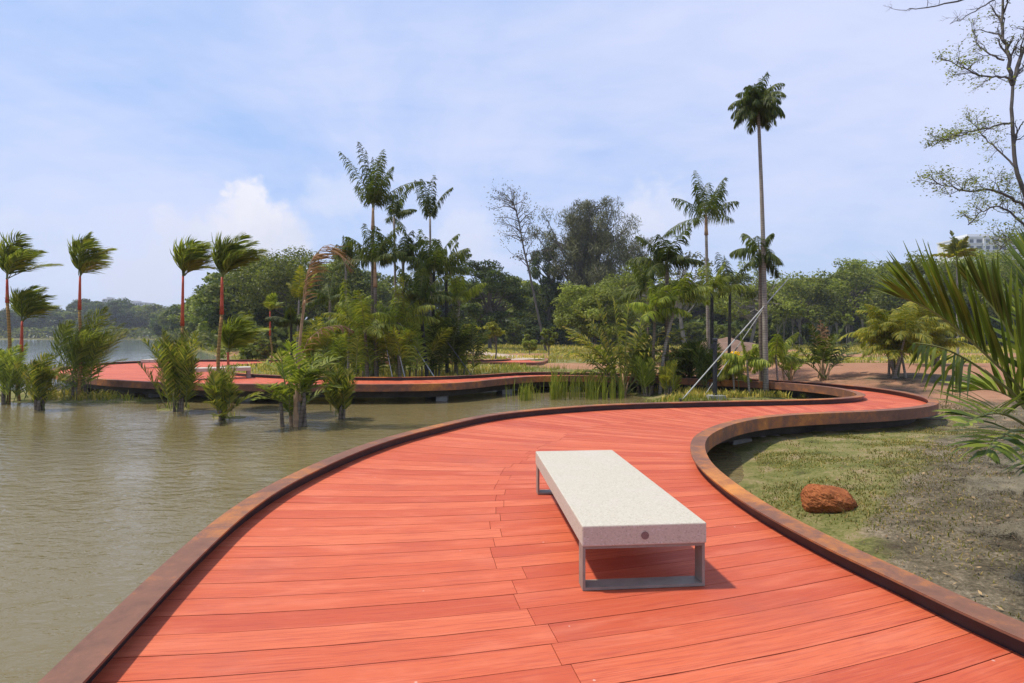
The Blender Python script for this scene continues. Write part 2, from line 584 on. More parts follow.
def mat_ground():
    m, t, b, out = new_mat('ground_soil_grass')
    v = t.node('ShaderNodeNewGeometry').outputs['Position']
    z = t.node('ShaderNodeAttribute', attribute_name='zone')      # x lawn, y red soil, z mulch
    s = t.node('ShaderNodeSeparateXYZ')
    t.l.new(z.outputs['Vector'], s.inputs[0])
    big = t.noise(v, .35, 5, .6, .3)
    mid = t.noise(v, 2.2, 6, .65, .2)
    fine = t.noise(v, 26, 8, .78)
    base = t.ramp(mid, [(.32, (.085, .062, .040)), (.5, (.15, .115, .075)), (.68, (.21, .165, .115))])
    gr = t.ramp(t.math('ADD', t.math('MULTIPLY', mid, .5), t.math('MULTIPLY', fine, .5)),
                [(.36, (.055, .06, .016)), (.45, (.12, .13, .034)), (.52, (.20, .18, .065)), (.60, (.30, .22, .13)), (.68, (.38, .29, .19))])
    gm = t.smooth(t.math('ADD', s.outputs[0], t.math('MULTIPLY', t.math('SUBTRACT', mid, .5), 1.3)), .3, .62)
    c = t.mix(gm, base, gr)
    red = t.ramp(t.math('ADD', t.math('MULTIPLY', big, .5), t.math('MULTIPLY', fine, .5)), [(.32, (.24, .11, .06)), (.55, (.38, .19, .11)), (.7, (.45, .28, .18))])
    rm = t.smooth(t.math('ADD', s.outputs[1], t.math('MULTIPLY', t.math('SUBTRACT', mid, .5), .7)), .35, .65)
    mul = t.ramp(t.math('ADD', t.math('MULTIPLY', mid, .4), t.math('MULTIPLY', fine, .6)), [(.38, (.035, .028, .018)), (.46, (.10, .08, .05)), (.53, (.16, .13, .084)), (.61, (.31, .25, .17))])
    mm = t.smooth(t.math('ADD', s.outputs[2], t.math('MULTIPLY', t.math('SUBTRACT', mid, .5), .8)), .35, .65)
    c = t.mix(mm, c, mul)
    c = t.mix(t.math('MULTIPLY', rm, .85), c, red)
    t.l.new(c, b.inputs['Base Color'])
    b.inputs['Roughness'].default_value = .95
    b.inputs['Specular IOR Level'].default_value = .1
    bm = t.node('ShaderNodeBump')
    bm.inputs['Strength'].default_value = .8
    bm.inputs['Distance'].default_value = .05
    t.l.new(t.math('ADD', t.math('MULTIPLY', fine, .5), mid), bm.inputs['Height'])
    t.l.new(bm.outputs[0], b.inputs['Normal'])
    return m


def mat_laterite():
    m, t, b, out = new_mat('laterite')
    v = t.node('ShaderNodeTexCoord').outputs['Object']
    n = t.noise(v, 7, 7, .7, .3)
    n2 = t.noise(v, 38, 5, .7)
    k = t.math('ADD', t.math('MULTIPLY', n, .5), t.math('MULTIPLY', n2, .5))
    t.l.new(t.ramp(k, [(.34, (.10, .035, .018)), (.48, (.30, .095, .035)), (.6, (.43, .155, .055)), (.7, (.52, .27, .14))]), b.inputs['Base Color'])
    b.inputs['Roughness'].default_value = .95
    b.inputs['Specular IOR Level'].default_value = .1
    bm = t.node('ShaderNodeBump')
    bm.inputs['Strength'].default_value = 1.0
    bm.inputs['Distance'].default_value = .03
    t.l.new(k, bm.inputs['Height'])
    t.l.new(bm.outputs[0], b.inputs['Normal'])
    return m


def mat_netting():
    m, t, b, out = new_mat('erosion_netting')
    v = t.node('ShaderNodeNewGeometry').outputs['Position']
    n = t.noise(v, 4.0, 6, .65, .4)
    fine = t.noise(v, 90, 3, .6)
    c = t.ramp(n, [(.3, (.11, .092, .058)), (.5, (.165, .138, .088)), (.7, (.225, .19, .125))])
    c = t.mix(t.smooth(fine, .4, .7, 0, .4), c, (.07, .06, .05))
    t.l.new(c, b.inputs['Base Color'])
    b.inputs['Roughness'].default_value = .8
    b.inputs['Specular IOR Level'].default_value = .2
    # open weave and torn holes let the soil show through
    hole = t.noise(v, 1.6, 5, .6, .5)
    al = t.math('ADD', t.smooth(hole, .36, .66, .56, .26), t.math('MULTIPLY', t.math('SUBTRACT', fine, .5), 1.3))
    rim = t.node('ShaderNodeAttribute', attribute_name='rim').outputs['Fac']
    al = t.math('ADD', al, t.math('MULTIPLY', t.math('SUBTRACT', rim, .8), .45))
    t.l.new(t.math('GREATER_THAN', al, .46), b.inputs['Alpha'])
    return m


M['granite'] = mat_granite()
M['deck'] = mat_deck()
M['corten'] = mat_corten()
M['water'] = mat_water()
M['ground'] = mat_ground()
M['laterite'] = mat_laterite()
M['netting'] = mat_netting()
M['path'] = noisy_mat('pale_path', [(.3, (.36, .27, .20)), (.7, (.48, .38, .29))], 1.5, rough=.9)
M['mound'] = noisy_mat('mound_soil', [(.3, (.14, .085, .06)), (.7, (.24, .15, .105))], 1.2, rough=.95, bump=.6, bscale=3)

# ------------------------------------------------------------------ terrain and lake
WATER_Z = -0.50
LAND = np.array([(1.4, -14), (1.6, -3), (2.2, 3), (2.4, 5), (2.75, 7.4), (3.5, 8.6), (4.1, 10.2), (3.7, 12), (2.9, 14), (3.1, 16.5), (4.7, 18.6),
                 (4.3, 21.2), (2.2, 22.6), (0, 22.6), (-3, 20.4), (-6, 20.2), (-9, 21.2), (-12, 22.6), (-14.5, 24.5), (-17, 30), (-19, 40),
                 (-31, 60), (-51, 91), (-90, 150), (-165, 262), (-300, 285), (-900, 300), (-900, 1500), (1200, 1500), (1200, -60), (1.4, -60)])


def seg_dist(px, py, poly):
    d = np.full(px.shape, 1e9)
    inside = np.zeros(px.shape, bool)
    n = len(poly)
    for i in range(n):
        x1, y1 = poly[i]
        x2, y2 = poly[(i + 1) % n]
        dx, dy = x2 - x1, y2 - y1
        t = np.clip(((px - x1) * dx + (py - y1) * dy) / (dx * dx + dy * dy), 0, 1)
        d = np.minimum(d, np.hypot(px - x1 - t * dx, py - y1 - t * dy))
        c = ((y1 > py) != (y2 > py))
        xi = x1 + (py - y1) / (dy if dy else 1e-9) * dx
        inside ^= c & (px < xi)
    return np.where(inside, d, -d)


BANKS = [(-14.6, 19.0, 3.4, .95), (-18.5, 20.5, 3.2, 1.1), (-9.9, 16.6, .5, .4), (-7.4, 14.9, .5, .3), (-9.5, 19.4, 2.2, .8)]


def ground_z(x, y):
    x = np.asarray(x, float)
    y = np.asarray(y, float)
    sd = seg_dist(x, y, LAND)
    for (bx, by, ra, rb) in BANKS:
        q = np.hypot((x - bx) / ra, (y - by) / rb)
        sd = np.maximum(sd, (1 - q) * min(ra, rb))
    tgt = -0.36 + 0.30 * sstep(y, 17, 30) + 0.12 * sstep(y, 60, 120)
    far = np.hypot(x, y)
    tgt += 0.50 * np.exp(-(((x - 7.4) / 2.5) ** 2 + ((y - 5.6) / 3.2) ** 2))
    tgt += (0.30 * sstep(x, 10.5, 15) * sstep(y, 4, 9) + .22 * sstep(x, 10, 13) * sstep(y, 17, 20)) * (1 - sstep(y, 24, 34))
    bankk = sstep(sd, 0, 1.3)
    z = np.where(sd > 0, WATER_Z + (tgt - WATER_Z) * bankk + 0.02 * sstep(sd, 0, .3), WATER_Z - 0.12 - 0.4 * sstep(-sd, 0, 3) + 0.12 * (1 - sstep(-sd, 0, .4)))
    z = z + (vnoise(x, y, 1.1, 3) - .5) * .10 * sstep(sd, 0, .8) + (vnoise(x, y, .12, 5) - .5) * .22 * sstep(sd, 1, 6) * sstep(y, 16, 30)
    z = z + (vnoise(x, y, 6.0, 4, 2) - .5) * .035 * sstep(sd, 0, .8)
    return z


def axis(a, b, step, lo, hi, grow=1.07):
    core = list(np.arange(a, b + 1e-6, step))
    s, x, left = step, a, []
    while x > lo:
        s *= grow
        x -= s
        left.append(x)
    s, x, right = step, b, []
    while x < hi:
        s *= grow
        x += s
        right.append(x)
    return np.array(left[::-1] + core + right)


gx = axis(-4, 12, .10, -900, 1200)
gy = axis(2, 20, .10, -40, 1500)
X, Y = np.meshgrid(gx, gy)
Z = ground_z(X, Y)
nx, ny = len(gx), len(gy)
i = np.arange(ny - 1)[:, None] * nx + np.arange(nx - 1)[None, :]
mb = MB()
mb.add(np.stack([X, Y, Z], -1), np.stack([i, i + 1, i + nx + 1, i + nx], -1).reshape(-1, 4))
ground = mb.build('ground', M['ground'], smooth=True)
tag(ground, kind='structure')


def zones(x, y):
    n = vnoise(x, y, .11, 9, 4)
    n2 = vnoise(x, y, .55, 12, 3)
    lawn = 0.72 - 0.16 * sstep(x - 2.4 - .5 * (y - 4.2) - .3 * np.maximum(0, y - 6), -.4, 1.0) * (1 - sstep(y, 12, 20)) - .22 * sstep(x, 8, 11) * (1 - sstep(y, 14, 20))
    lawn = lawn + .25 * sstep(y, 25, 34)
    nl_ = x - 2.9 - .5 * (y - 4.2) - .35 * np.maximum(0, y - 6) + 1.2 * (n2 - .5)
    net = sstep(nl_, -.6, .9) * (1 - sstep(y, 10.0, 13)) * .95
    tread = sstep(x + .25 * (y - 16), 8.6, 10.8) * sstep(y, 9, 13) * (1 - sstep(y, 25, 29)) * 1.0
    mul = np.maximum(net, tread * (.35 + .9 * n2))
    # a graded earth road and bare earth in the field
    rd = np.exp(-(((y - (25.5 + .10 * (x - 10))) / 5.6) ** 4)) * sstep(x, 4, 9) * (.62 + .5 * n2)
    rd = np.maximum(rd, tread * (.15 + .75 * vnoise(x, y, .35, 77, 3)))
    bare = sstep(n, .50, .60) * sstep(y, 24, 32) * (1 - sstep(y, 55, 75)) * .95
    orange = np.exp(-(((x - 3.6) / 3.2) ** 2 + ((y - 31.5) / 3.0) ** 2)) * 1.2
    strip = np.exp(-((y - 44 - .15 * x) / 2.6) ** 2) * sstep(x, -2, 3) * .9
    red = np.maximum.reduce([rd * 1.1, bare * .9, orange, strip])
    return np.clip(lawn, 0, 1), np.clip(red, 0, 1), np.clip(mul, 0, 1)


zl, zr, zm = zones(X, Y)
attr(ground, 'zone', np.stack([zl.ravel(), zr.ravel(), zm.ravel()], 1))

mb = MB()
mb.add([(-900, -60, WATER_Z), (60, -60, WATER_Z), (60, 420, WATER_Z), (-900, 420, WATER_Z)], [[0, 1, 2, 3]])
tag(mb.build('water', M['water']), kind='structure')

# ------------------------------------------------------------------ boardwalk
A_PTS = [(.9, -5), (-.9, -1.5), (-1.75, .8), (-2.10, 2.52), (-2.36, 3.9), (-2.50, 5.1), (-2.46, 6.2), (-2.07, 8.1), (-1.35, 9.7), (-.28, 11.3), (1.9, 12.65),
         (3.9, 13.15), (5.3, 13.4), (6.8, 13.65), (8.05, 14.0), (8.85, 14.6), (9.25, 15.6), (9.35, 16.6), (9.1, 17.6), (8.55, 18.5), (7.6, 19.3),
         (6.5, 20.0), (4.15, 21.0), (2.4, 21.45), (1.0, 21.3), (-.35, 20.0), (-1.1, 18.95), (-1.85, 18.2), (-3.5, 17.75), (-5.3, 17.7), (-7, 17.7), (-8.6, 17.85),
         (-11.4, 18.45), (-13.95, 19.6), (-15.6, 20.7), (-18.6, 23.0), (-21, 26), (-22.5, 29.7), (-22.7, 32), (-22, 34), (-20.5, 35.2), (-18, 35.6), (-13, 35.3),
         (-8, 35.0), (-4, 35.0), (-1.4, 35.4), (-.4, 36.6), (-.3, 38)]
B_PTS = [(6.6, -5), (4.6, -1.5), (3.5, 1), (2.74, 3.04), (2.60, 3.62), (2.45, 4.28), (2.33, 5.28), (2.37, 6.54), (2.52, 7.36), (2.83, 8.3), (3.2, 9.0), (3.94, 9.95),
         (4.73, 10.6), (5.5, 10.98), (6.38, 11.25), (7.17, 11.45), (8.08, 11.77), (8.9, 12.2), (9.55, 12.75), (10.2, 13.7), (10.55, 14.7), (10.72, 15.9), (10.62, 17.0),
         (10.17, 18.1), (9.4, 19.15), (8.2, 20.3), (6.95, 21.3), (5.7, 22.15), (4.5, 22.9), (2.8, 23.6), (1.0, 23.8), (-.2, 23.2), (-1.0, 22.4), (-1.9, 21.7),
         (-3, 21.15), (-4.1, 20.9), (-5.6, 20.9), (-7, 21.1), (-8.7, 21.75), (-10.5, 22.8), (-12.3, 24.4), (-13.7, 26.6), (-14.4, 28.6), (-14.2, 30.3), (-13.2, 31.6), (-11.5, 32.2),
         (-8, 32.4), (-3.2, 32.4), (-.5, 32.2), (.7, 31.8), (1.5, 32.0), (1.9, 33.2), (2.2, 35), (2.4, 38)]
ANCH = [((.9, -5), (6.6, -5)), ((-2.10, 2.52), (2.60, 3.62)), ((-2.46, 6.2), (2.37, 6.54)), ((-1.35, 9.7), (2.83, 8.3)), ((1.9, 12.65), (3.94, 9.95)),
        ((5.3, 13.4), (5.5, 10.98)), ((8.05, 14.0), (8.08, 11.77)), ((8.85, 14.6), (9.55, 12.75)), ((9.35, 16.6), (10.62, 17.0)), ((8.55, 18.5), (9.4, 19.15)),
        ((4.15, 21.0), (4.5, 22.9)), ((1.0, 21.3), (1.0, 23.8)), ((-1.85, 18.2), (-3, 21.15)), ((-3.5, 17.75), (-4.1, 20.9)), ((-8.6, 17.85), (-8.7, 21.75)),
        ((-13.95, 19.6), (-10.5, 22.8)), ((-22.5, 29.7), (-13.7, 26.6)), ((-20.5, 35.2), (-14.2, 30.3)), ((-13, 35.3), (-11.5, 32.2)), ((-1.4, 35.4), (.7, 31.8)), ((-.3, 38), (2.4, 38))]


def catmull(pts, per=14):
    p = np.array(pts, float)
    p = np.vstack([2 * p[0] - p[1], p, 2 * p[-1] - p[-2]])
    out, idx = [], []
    for k in range(1, len(p) - 2):
        idx.append(len(out))
        p0, p1, p2, p3 = p[k - 1], p[k], p[k + 1], p[k + 2]
        t0 = 0
        t1 = t0 + np.linalg.norm(p1 - p0) ** .5
        t2 = t1 + np.linalg.norm(p2 - p1) ** .5
        t3 = t2 + np.linalg.norm(p3 - p2) ** .5
        for t in np.linspace(t1, t2, per, endpoint=False):
            a1 = (t1 - t) / (t1 - t0) * p0 + (t - t0) / (t1 - t0) * p1
            a2 = (t2 - t) / (t2 - t1) * p1 + (t - t1) / (t2 - t1) * p2
            a3 = (t3 - t) / (t3 - t2) * p2 + (t - t2) / (t3 - t2) * p3
            b1 = (t2 - t) / (t2 - t0) * a1 + (t - t0) / (t2 - t0) * a2
            b2 = (t3 - t) / (t3 - t1) * a2 + (t - t1) / (t3 - t1) * a3
            out.append((t2 - t) / (t2 - t1) * b1 + (t - t1) / (t2 - t1) * b2)
    idx.append(len(out))
    out.append(p[-2])
    return np.array(out), idx


def smooth_line(c, it=10):
    for _ in range(it):
        c = c.copy()
        c[1:-1] = .25 * c[:-2] + .5 * c[1:-1] + .25 * c[2:]
    return c


Ac, Ai = catmull(A_PTS)
Bc, Bi = catmull(B_PTS)
Ac, Bc = smooth_line(Ac), smooth_line(Bc)
arcA = np.concatenate([[0], np.cumsum(np.linalg.norm(np.diff(Ac, axis=0), axis=1))])
arcB = np.concatenate([[0], np.cumsum(np.linalg.norm(np.diff(Bc, axis=0), axis=1))])
sa = [arcA[Ai[A_PTS.index(a)]] for a, b in ANCH]
sb = [arcB[Bi[B_PTS.index(b)]] for a, b in ANCH]
scn = [(x + y) / 2 for x, y in zip(sa, sb)]          # common station


def pchip(xq, xs, ys):
    """monotone cubic through the stations, so boards never jump in direction"""
    xs, ys = np.array(xs), np.array(ys)
    h = np.diff(xs)
    dl = np.diff(ys) / h
    m_ = np.zeros(len(xs))
    m_[0], m_[-1] = dl[0], dl[-1]
    w1, w2 = 2 * h[1:] + h[:-1], h[1:] + 2 * h[:-1]
    m_[1:-1] = (w1 + w2) / (w1 / np.maximum(dl[:-1], 1e-6) + w2 / np.maximum(dl[1:], 1e-6))
    k = np.clip(np.searchsorted(xs, xq) - 1, 0, len(h) - 1)
    t = (xq - xs[k]) / h[k]
    return (ys[k] * (1 + 2 * t) * (1 - t) ** 2 + m_[k] * h[k] * t * (1 - t) ** 2 + ys[k + 1] * t * t * (3 - 2 * t) + m_[k + 1] * h[k] * t * t * (t - 1))


def on_line(s, t):
    """deck point at station s (array) and crossing fraction t"""
    qa, qb = pchip(s, scn, sa), pchip(s, scn, sb)
    a = np.stack([np.interp(qa, arcA, Ac[:, 0]), np.interp(qa, arcA, Ac[:, 1])], -1)
    b = np.stack([np.interp(qb, arcB, Bc[:, 0]), np.interp(qb, arcB, Bc[:, 1])], -1)
    return a * (1 - np.asarray(t)[..., None]) + b * np.asarray(t)[..., None]


walk = thing('boardwalk', 'red timber boardwalk snaking over the lake with rusty steel edging', 'boardwalk', (0, 3, 0))
# stations spaced so boards are about 0.2 m wide on the centre line
ss = np.linspace(scn[0], scn[-1], 4000)
mid = on_line(ss, np.full(len(ss), .5))
ml = np.concatenate([[0], np.cumsum(np.linalg.norm(np.diff(mid, axis=0), axis=1))])
nb = int(ml[-1] / .205)
s_edge = np.interp(np.linspace(0, ml[-1], nb + 1), ml, ss)
mb = MB()
grain = []
GAP = .0028
for k in range(nb):
    a_, b_ = s_edge[k], s_edge[k + 1]
    wd = np.linalg.norm(np.diff(on_line(np.array([a_, a_]), np.array([0., 1.])), axis=0))
    vdep = .19 * min(1, max(0, (wd - 2.2) / 2))
    tj = .485 + random.uniform(-.02, .02)
    g = GAP / max(b_ - a_, .01)
    lo = .05 / wd
    if a_ > scn[-3]:
        vdep = 0
    for (t0, t1) in ((lo, tj - .002 / wd), (tj + .002 / wd, 1 - lo)):
        tt = np.linspace(t0, t1, 5)
        sh = -vdep * (1 - (2 * tt - 1) ** 2)
        s0 = np.clip(a_ + (b_ - a_) * g + sh, scn[0], scn[-1])
        s1 = np.clip(b_ - (b_ - a_) * g + sh, scn[0], scn[-1])
        e0, e1 = on_line(s0, tt), on_line(s1, tt)
        zj = random.uniform(-.001, .001)
        n_ = len(tt)
        top = np.vstack([np.c_[e0, np.full(n_, zj)], np.c_[e1, np.full(n_, zj)]])
        bot = top - [0, 0, .035]
        fc = []
        for j in range(n_ - 1):
            fc += [[j, j + 1, n_ + j + 1, n_ + j], [2 * n_ + j, 3 * n_ + j, 3 * n_ + j + 1, 2 * n_ + j + 1],
                   [j, 2 * n_ + j, 2 * n_ + j + 1, j + 1], [n_ + j, n_ + j + 1, 3 * n_ + j + 1, 3 * n_ + j]]
        fc += [[0, n_, 3 * n_, 2 * n_], [n_ - 1, 3 * n_ - 1, 4 * n_ - 1, 2 * n_ - 1]]
        mb.add(np.vstack([top, bot]), fc)
        rr = random.uniform(0, 50)
        gg = [(0, t * wd, rr) for t in tt] + [(.2, t * wd, rr) for t in tt]
        grain += [(x + rr, y + rr * 3, z) for x, y, z in gg] * 2
deck = mb.build('deck', M['deck'], walk)
attr(deck, 'grain', np.array(grain))


def sweep(line, prof, name, mat_, parent, inward, step=1):
    """profile points (inset, z) swept along a plan line"""
    c = line[::step]
    T = norm(np.gradient(c, axis=0))
    N = np.stack([T[:, 1], -T[:, 0]], 1) * inward
    m = len(prof)
    v = np.concatenate([np.c_[c + N * pr[0], np.full(len(c), pr[1])][:, None, :] for pr in prof], 1).reshape(-1, 3)
    i = np.arange(len(c) - 1)[:, None] * m
    k = np.arange(m)[None, :]
    k2 = (k + 1) % m
    q = np.stack([i + k, i + m + k, i + m + k2, i + k2], -1).reshape(-1, 4)
    if inward < 0:
        q = q[:, ::-1]
    b = MB()
    b.add(v, q)
    return b.build(name, mat_, parent)


CAP = [(0, -.10), (0, .12), (.195, .12), (.195, .105), (.014, .105), (.014, -.10)]
sweep(Ac, CAP, 'edge_coping', M['corten'], walk, 1)
sweep(Bc, CAP, 'edge_coping', M['corten'], walk, -1)
SHADE_STRIP = [(.09, -.02), (.09, .102), (.125, .102), (.125, -.02)]  # near-black strip added to paint the shade in the gap under the cap
sweep(Ac, SHADE_STRIP, 'edge_shade_strip', M['black_paint_and_shade'], walk, 1)
sweep(Bc, SHADE_STRIP, 'edge_shade_strip', M['black_paint_and_shade'], walk, -1)
BEAM = [(.42, -.04), (.42, -.33), (.56, -.33), (.56, -.04)]
sweep(Ac, BEAM, 'edge_beam', M['steel_under'], walk, 1)
sweep(Bc, BEAM, 'edge_beam', M['steel_under'], walk, -1)
# dark timber joists fill under the boards
for k, s_ in enumerate(np.interp(np.arange(4, ml[-1] - 1, 3.1), ml, ss)):
    for t in ((.22, .78) if k % 1 == 0 else (.5,)):
        p = on_line(np.array([s_]), np.array([t]))[0]
        if p[1] < 4:
            continue
        b = MB()
        gz = min(float(ground_z(p[0], p[1])), -.5) - .2
        b.box((p[0], p[1], (gz - .33) / 2), (.36, .36, -.33 - gz))
        b.build('support_pillar', M['concrete'], walk)

b = MB()
b.box((5.1, 11.35, -.53), (.42, .42, .4))
b.build('support_pillar', M['concrete'], walk)

# ------------------------------------------------------------------ benches
def bench_root(label, loc, rz):
    t = thing('bench', label, 'bench', (0, 0, 0), 'stone slab benches on the boardwalk')
    W_, L_, TH, HT = .83, 2.38, .135, .425
    b = MB()
    b.box((0, 0, HT - TH / 2), (W_, L_, TH))
    s = b.build('seat_slab', M['granite'], t)
    bv = s.modifiers.new('soft_edges', 'BEVEL')
    bv.width = .008
    bv.segments = 2
    b = MB()
    a = np.arange(20) * 2 * math.pi / 20
    cv = np.stack([.026 * np.cos(a), np.full(20, -L_ / 2 - .0035), HT - .072 + .026 * np.sin(a)], 1)
    cb = cv + [0, .012, 0]
    b.add(np.vstack([cv, cb]), [[j, (j + 1) % 20, 20 + (j + 1) % 20, 20 + j] for j in range(20)])
    b.f.append(np.array([list(range(20))[::-1]]))
    b.m.append(0)
    b.build('fixing_plug', M['plug'], s)
    HB = HT - TH
    for sgn in (-1, 1):
        b = MB()
        y = sgn * (L_ / 2 - .075)
        hw, tk, dp = W_ / 2 - .006, .018, .12
        ou = [(-hw, .002), (hw, .002), (hw, HB - .002), (-hw, HB - .002)]
        inn = [(-hw + tk, .002 + tk), (hw - tk, .002 + tk), (hw - tk, HB - .002 - tk), (-hw + tk, HB - .002 - tk)]
        v = [(x, y - dp / 2, z) for x, z in ou + inn] + [(x, y + dp / 2, z) for x, z in ou + inn]
        f = []
        for j in range(4):
            k = (j + 1) % 4
            f += [[j, k, 4 + k, 4 + j], [8 + k, 8 + j, 12 + j, 12 + k], [k, j, 8 + j, 8 + k], [4 + j, 4 + k, 12 + k, 12 + j]]
        b.add(v, f)
        b.build('leg_frame', M['bench_steel'], t)
    t.location = loc
    t.rotation_euler = (0, 0, rz)
    return t


bn = bench_root('large pale stone bench in the foreground on grey steel frames', (.765, 4.89, .002), R(4.9))
b2 = copy_tree(bn)
b2['label'] = 'small far stone bench on the open red platform against the lake'
pp = G(149, 368.0, 0)
b2.location = (pp[0], pp[1] + 1.0, .002)
b2.rotation_euler = (0, 0, R(7))
b3 = copy_tree(bn)
b3['label'] = 'far stone bench set crosswise, partly hidden behind the waterside palms'
pp = P(216, 368.5, 21.6)
b3.location = (pp[0], pp[1], .002)
b3.rotation_euler = (0, 0, R(-62))

# ------------------------------------------------------------------ laterite boulder
def boulder():
    c = G(841, 517, -.36)
    t = MB()
    nu, nv = 96, 60
    u = np.linspace(0, 2 * math.pi, nu, endpoint=False)
    v = np.linspace(0, math.pi, nv)
    U, V = np.meshgrid(u, v)
    d = np.stack([np.cos(U) * np.sin(V), np.sin(U) * np.sin(V), np.cos(V)], -1)
    # facet-cut lump
    rr = np.full(U.shape, 1.0)
    fr = np.random.default_rng(5)
    for n_, h in [((0, -.15, 1), .62), ((-.2, -.75, -.6), .7), ((-.75, -.3, .6), .86), ((.1, -.6, .8), .74), ((.95, -.2, .1), .86), ((.6, -.3, .75), .80), ((-.2, .3, .95), .70), ((.2, -1, -.1), .82),
                  ((-.9, .1, .1), .95), ((-.6, -.8, -.1), .84), ((.75, -.75, .0), .84), ((0, 1, .2), .8)]:
        n_ = norm(n_)
        dt = (d * n_).sum(-1)
        rr = np.where(dt > .05, np.minimum(rr, h / np.maximum(dt, .05)), rr)
    rr *= 1 + .06 * (vnoise(U * 3, V * 4, 9.0, 18, 3) - .5) * np.sin(V) + .16 * (vnoise(U * 2.2, V * 3, 1.3, 2, 4) - .5) * np.sin(V) + .07 * (vnoise(U * 3, V * 4, 4.0, 8, 3) - .5) * np.sin(V)
    p = d * rr[..., None] * np.array([.39, .32, .28])
    px0_, pz0_ = p[..., 0].copy(), p[..., 2].copy()
    p[..., 0], p[..., 2] = px0_ * .97 + pz0_ * .24, -px0_ * .24 + pz0_ * 1.05
    p[..., 0] += .1 * p[..., 2]
    p = p * [.78, .85, .86] + np.array([c[0], c[1] + .22, c[2] + .10])
    i = np.arange(nv - 1)[:, None] * nu
    k = np.arange(nu)[None, :]
    k2 = (k + 1) % nu
    t.add(p.reshape(-1, 3), np.stack([i + k, i + nu + k, i + nu + k2, i + k2], -1).reshape(-1, 4))
    o = t.build('boulder', M['laterite'], smooth=False)
    tag(o, 'rough orange laterite boulder lying alone on the patchy lawn', 'boulder')
    off = np.array(c)
    return o


boulder()

# ------------------------------------------------------------------ erosion netting sheet
def netting():
    x = np.linspace(0, 1, 150)
    y = np.linspace(0, 1, 120)
    U, V = np.meshgrid(x, y)
    gy_ = 3.2 + 5.6 * V + .35 * (vnoise(U * 6, V * 6, .8, 21) - .5)
    left = 2.95 + .5 * (gy_ - 4.2) + .35 * np.maximum(0, gy_ - 6) + .8 * (vnoise(gy_, gy_ * 0, .9, 22) - .5)
    gx_ = left + U * (9.5 - left)
    edge = np.minimum.reduce([U, 1 - U, V * 1.2, (1 - V) * 1.2])
    fold = np.abs(vnoise(gx_ * .8 + gy_ * .4, gy_ * 1.5 - gx_ * .3, 1.3, 31, 4) - .5)
    wr = .07 * np.exp(-(fold / .035) ** 2) + .05 * (vnoise(gx_, gy_, 3.2, 33, 3) - .3)
    ridge = .16 * np.exp(-(((gy_ - 5.75 - .25 * (gx_ - 5)) / .10) ** 2)) * sstep(gx_, 4.9, 5.2) * (1 - sstep(gx_, 7, 9))
    z = ground_z(gx_, gy_) + .012 + np.maximum(wr, 0) * .8 * sstep(edge, 0, .08) + ridge
    n, m = U.shape
    i = np.arange(n - 1)[:, None] * m + np.arange(m - 1)[None, :]
    b = MB()
    b.add(np.stack([gx_, gy_, z], -1), np.stack([i, i + 1, i + m + 1, i + m], -1).reshape(-1, 4))
    o = b.build('ground_netting', M['netting'], smooth=True)
    attr(o, 'rim', (sstep(edge, 0.0, .30) * (.55 + .9 * vnoise(gx_, gy_, 1.1, 91, 4))).ravel())
    tag(o, 'wrinkled grey erosion netting spread over bare soil beside the boardwalk', 'netting')


netting()

# ------------------------------------------------------------------ grasses, litter and reeds (beyond counting)
def blades(x, y, z, h, wdt, lean=.5, seed=1, segs=2):
    r = np.random.default_rng(seed)
    n = len(x)
    az = r.uniform(0, 2 * math.pi, n)
    ln = r.uniform(.1, 1, n) * lean
    p = np.stack([x, y, z - .01], 1)
    dirh = np.stack([np.cos(az), np.sin(az), np.zeros(n)], 1)
    a2 = r.uniform(0, 2 * math.pi, n)
    wv = np.stack([np.cos(a2), np.sin(a2), np.zeros(n)], 1) * (wdt * .5)[:, None]
    up = np.array([0, 0, 1.0])
    m_ = p + (up + dirh * (ln * .35)[:, None]) * (h * .55)[:, None]
    t_ = p + (up * .95 + dirh * ln[:, None]) * h[:, None]
    v = np.stack([p - wv, p + wv, m_ + wv * .8, m_ - wv * .8, t_ + wv * .1, t_ - wv * .1], 1).reshape(-1, 3)
    i = np.arange(n)[:, None] * 6
    q = np.concatenate([i + [0, 1, 2, 3], i + [3, 2, 4, 5]])
    return v, q


def deck_clear(x, y):
    poly = np.vstack([Ac[::4], Bc[::-4]])
    return seg_dist(x, y, poly) < -.02


n = 300000
yy = 3.0 + 14.5 * rng.random(n) ** 1.35
xx = rng.uniform(1.8, 12.5, n)
gzv = ground_z(xx, yy)
l_, r_, m_ = zones(xx, yy)
keep = (rng.random(n) < np.clip((l_ - .42) * 1.2 + (vnoise(xx, yy, 1.3, 41, 4) - .5) * 3.0 + .12, .04, .85) * (1 - .55 * m_)) & (gzv > WATER_Z + .03) & deck_clear(xx, yy)
xx, yy, gzv = xx[keep], yy[keep], gzv[keep]
hh = rng.uniform(.014, .05, len(xx)) * (1 + .8 * (rng.random(len(xx)) < .04))
v, q = blades(xx, yy, gzv, hh, np.full(len(xx), .0075) * (1 + yy * .09), .9, 3)
b = MB()
b.add(v, q)
tag(b.build('lawn_grass', M['grass_near']), 'short patchy green grass growing on the lawn around the boulder', 'grass', kind='stuff')

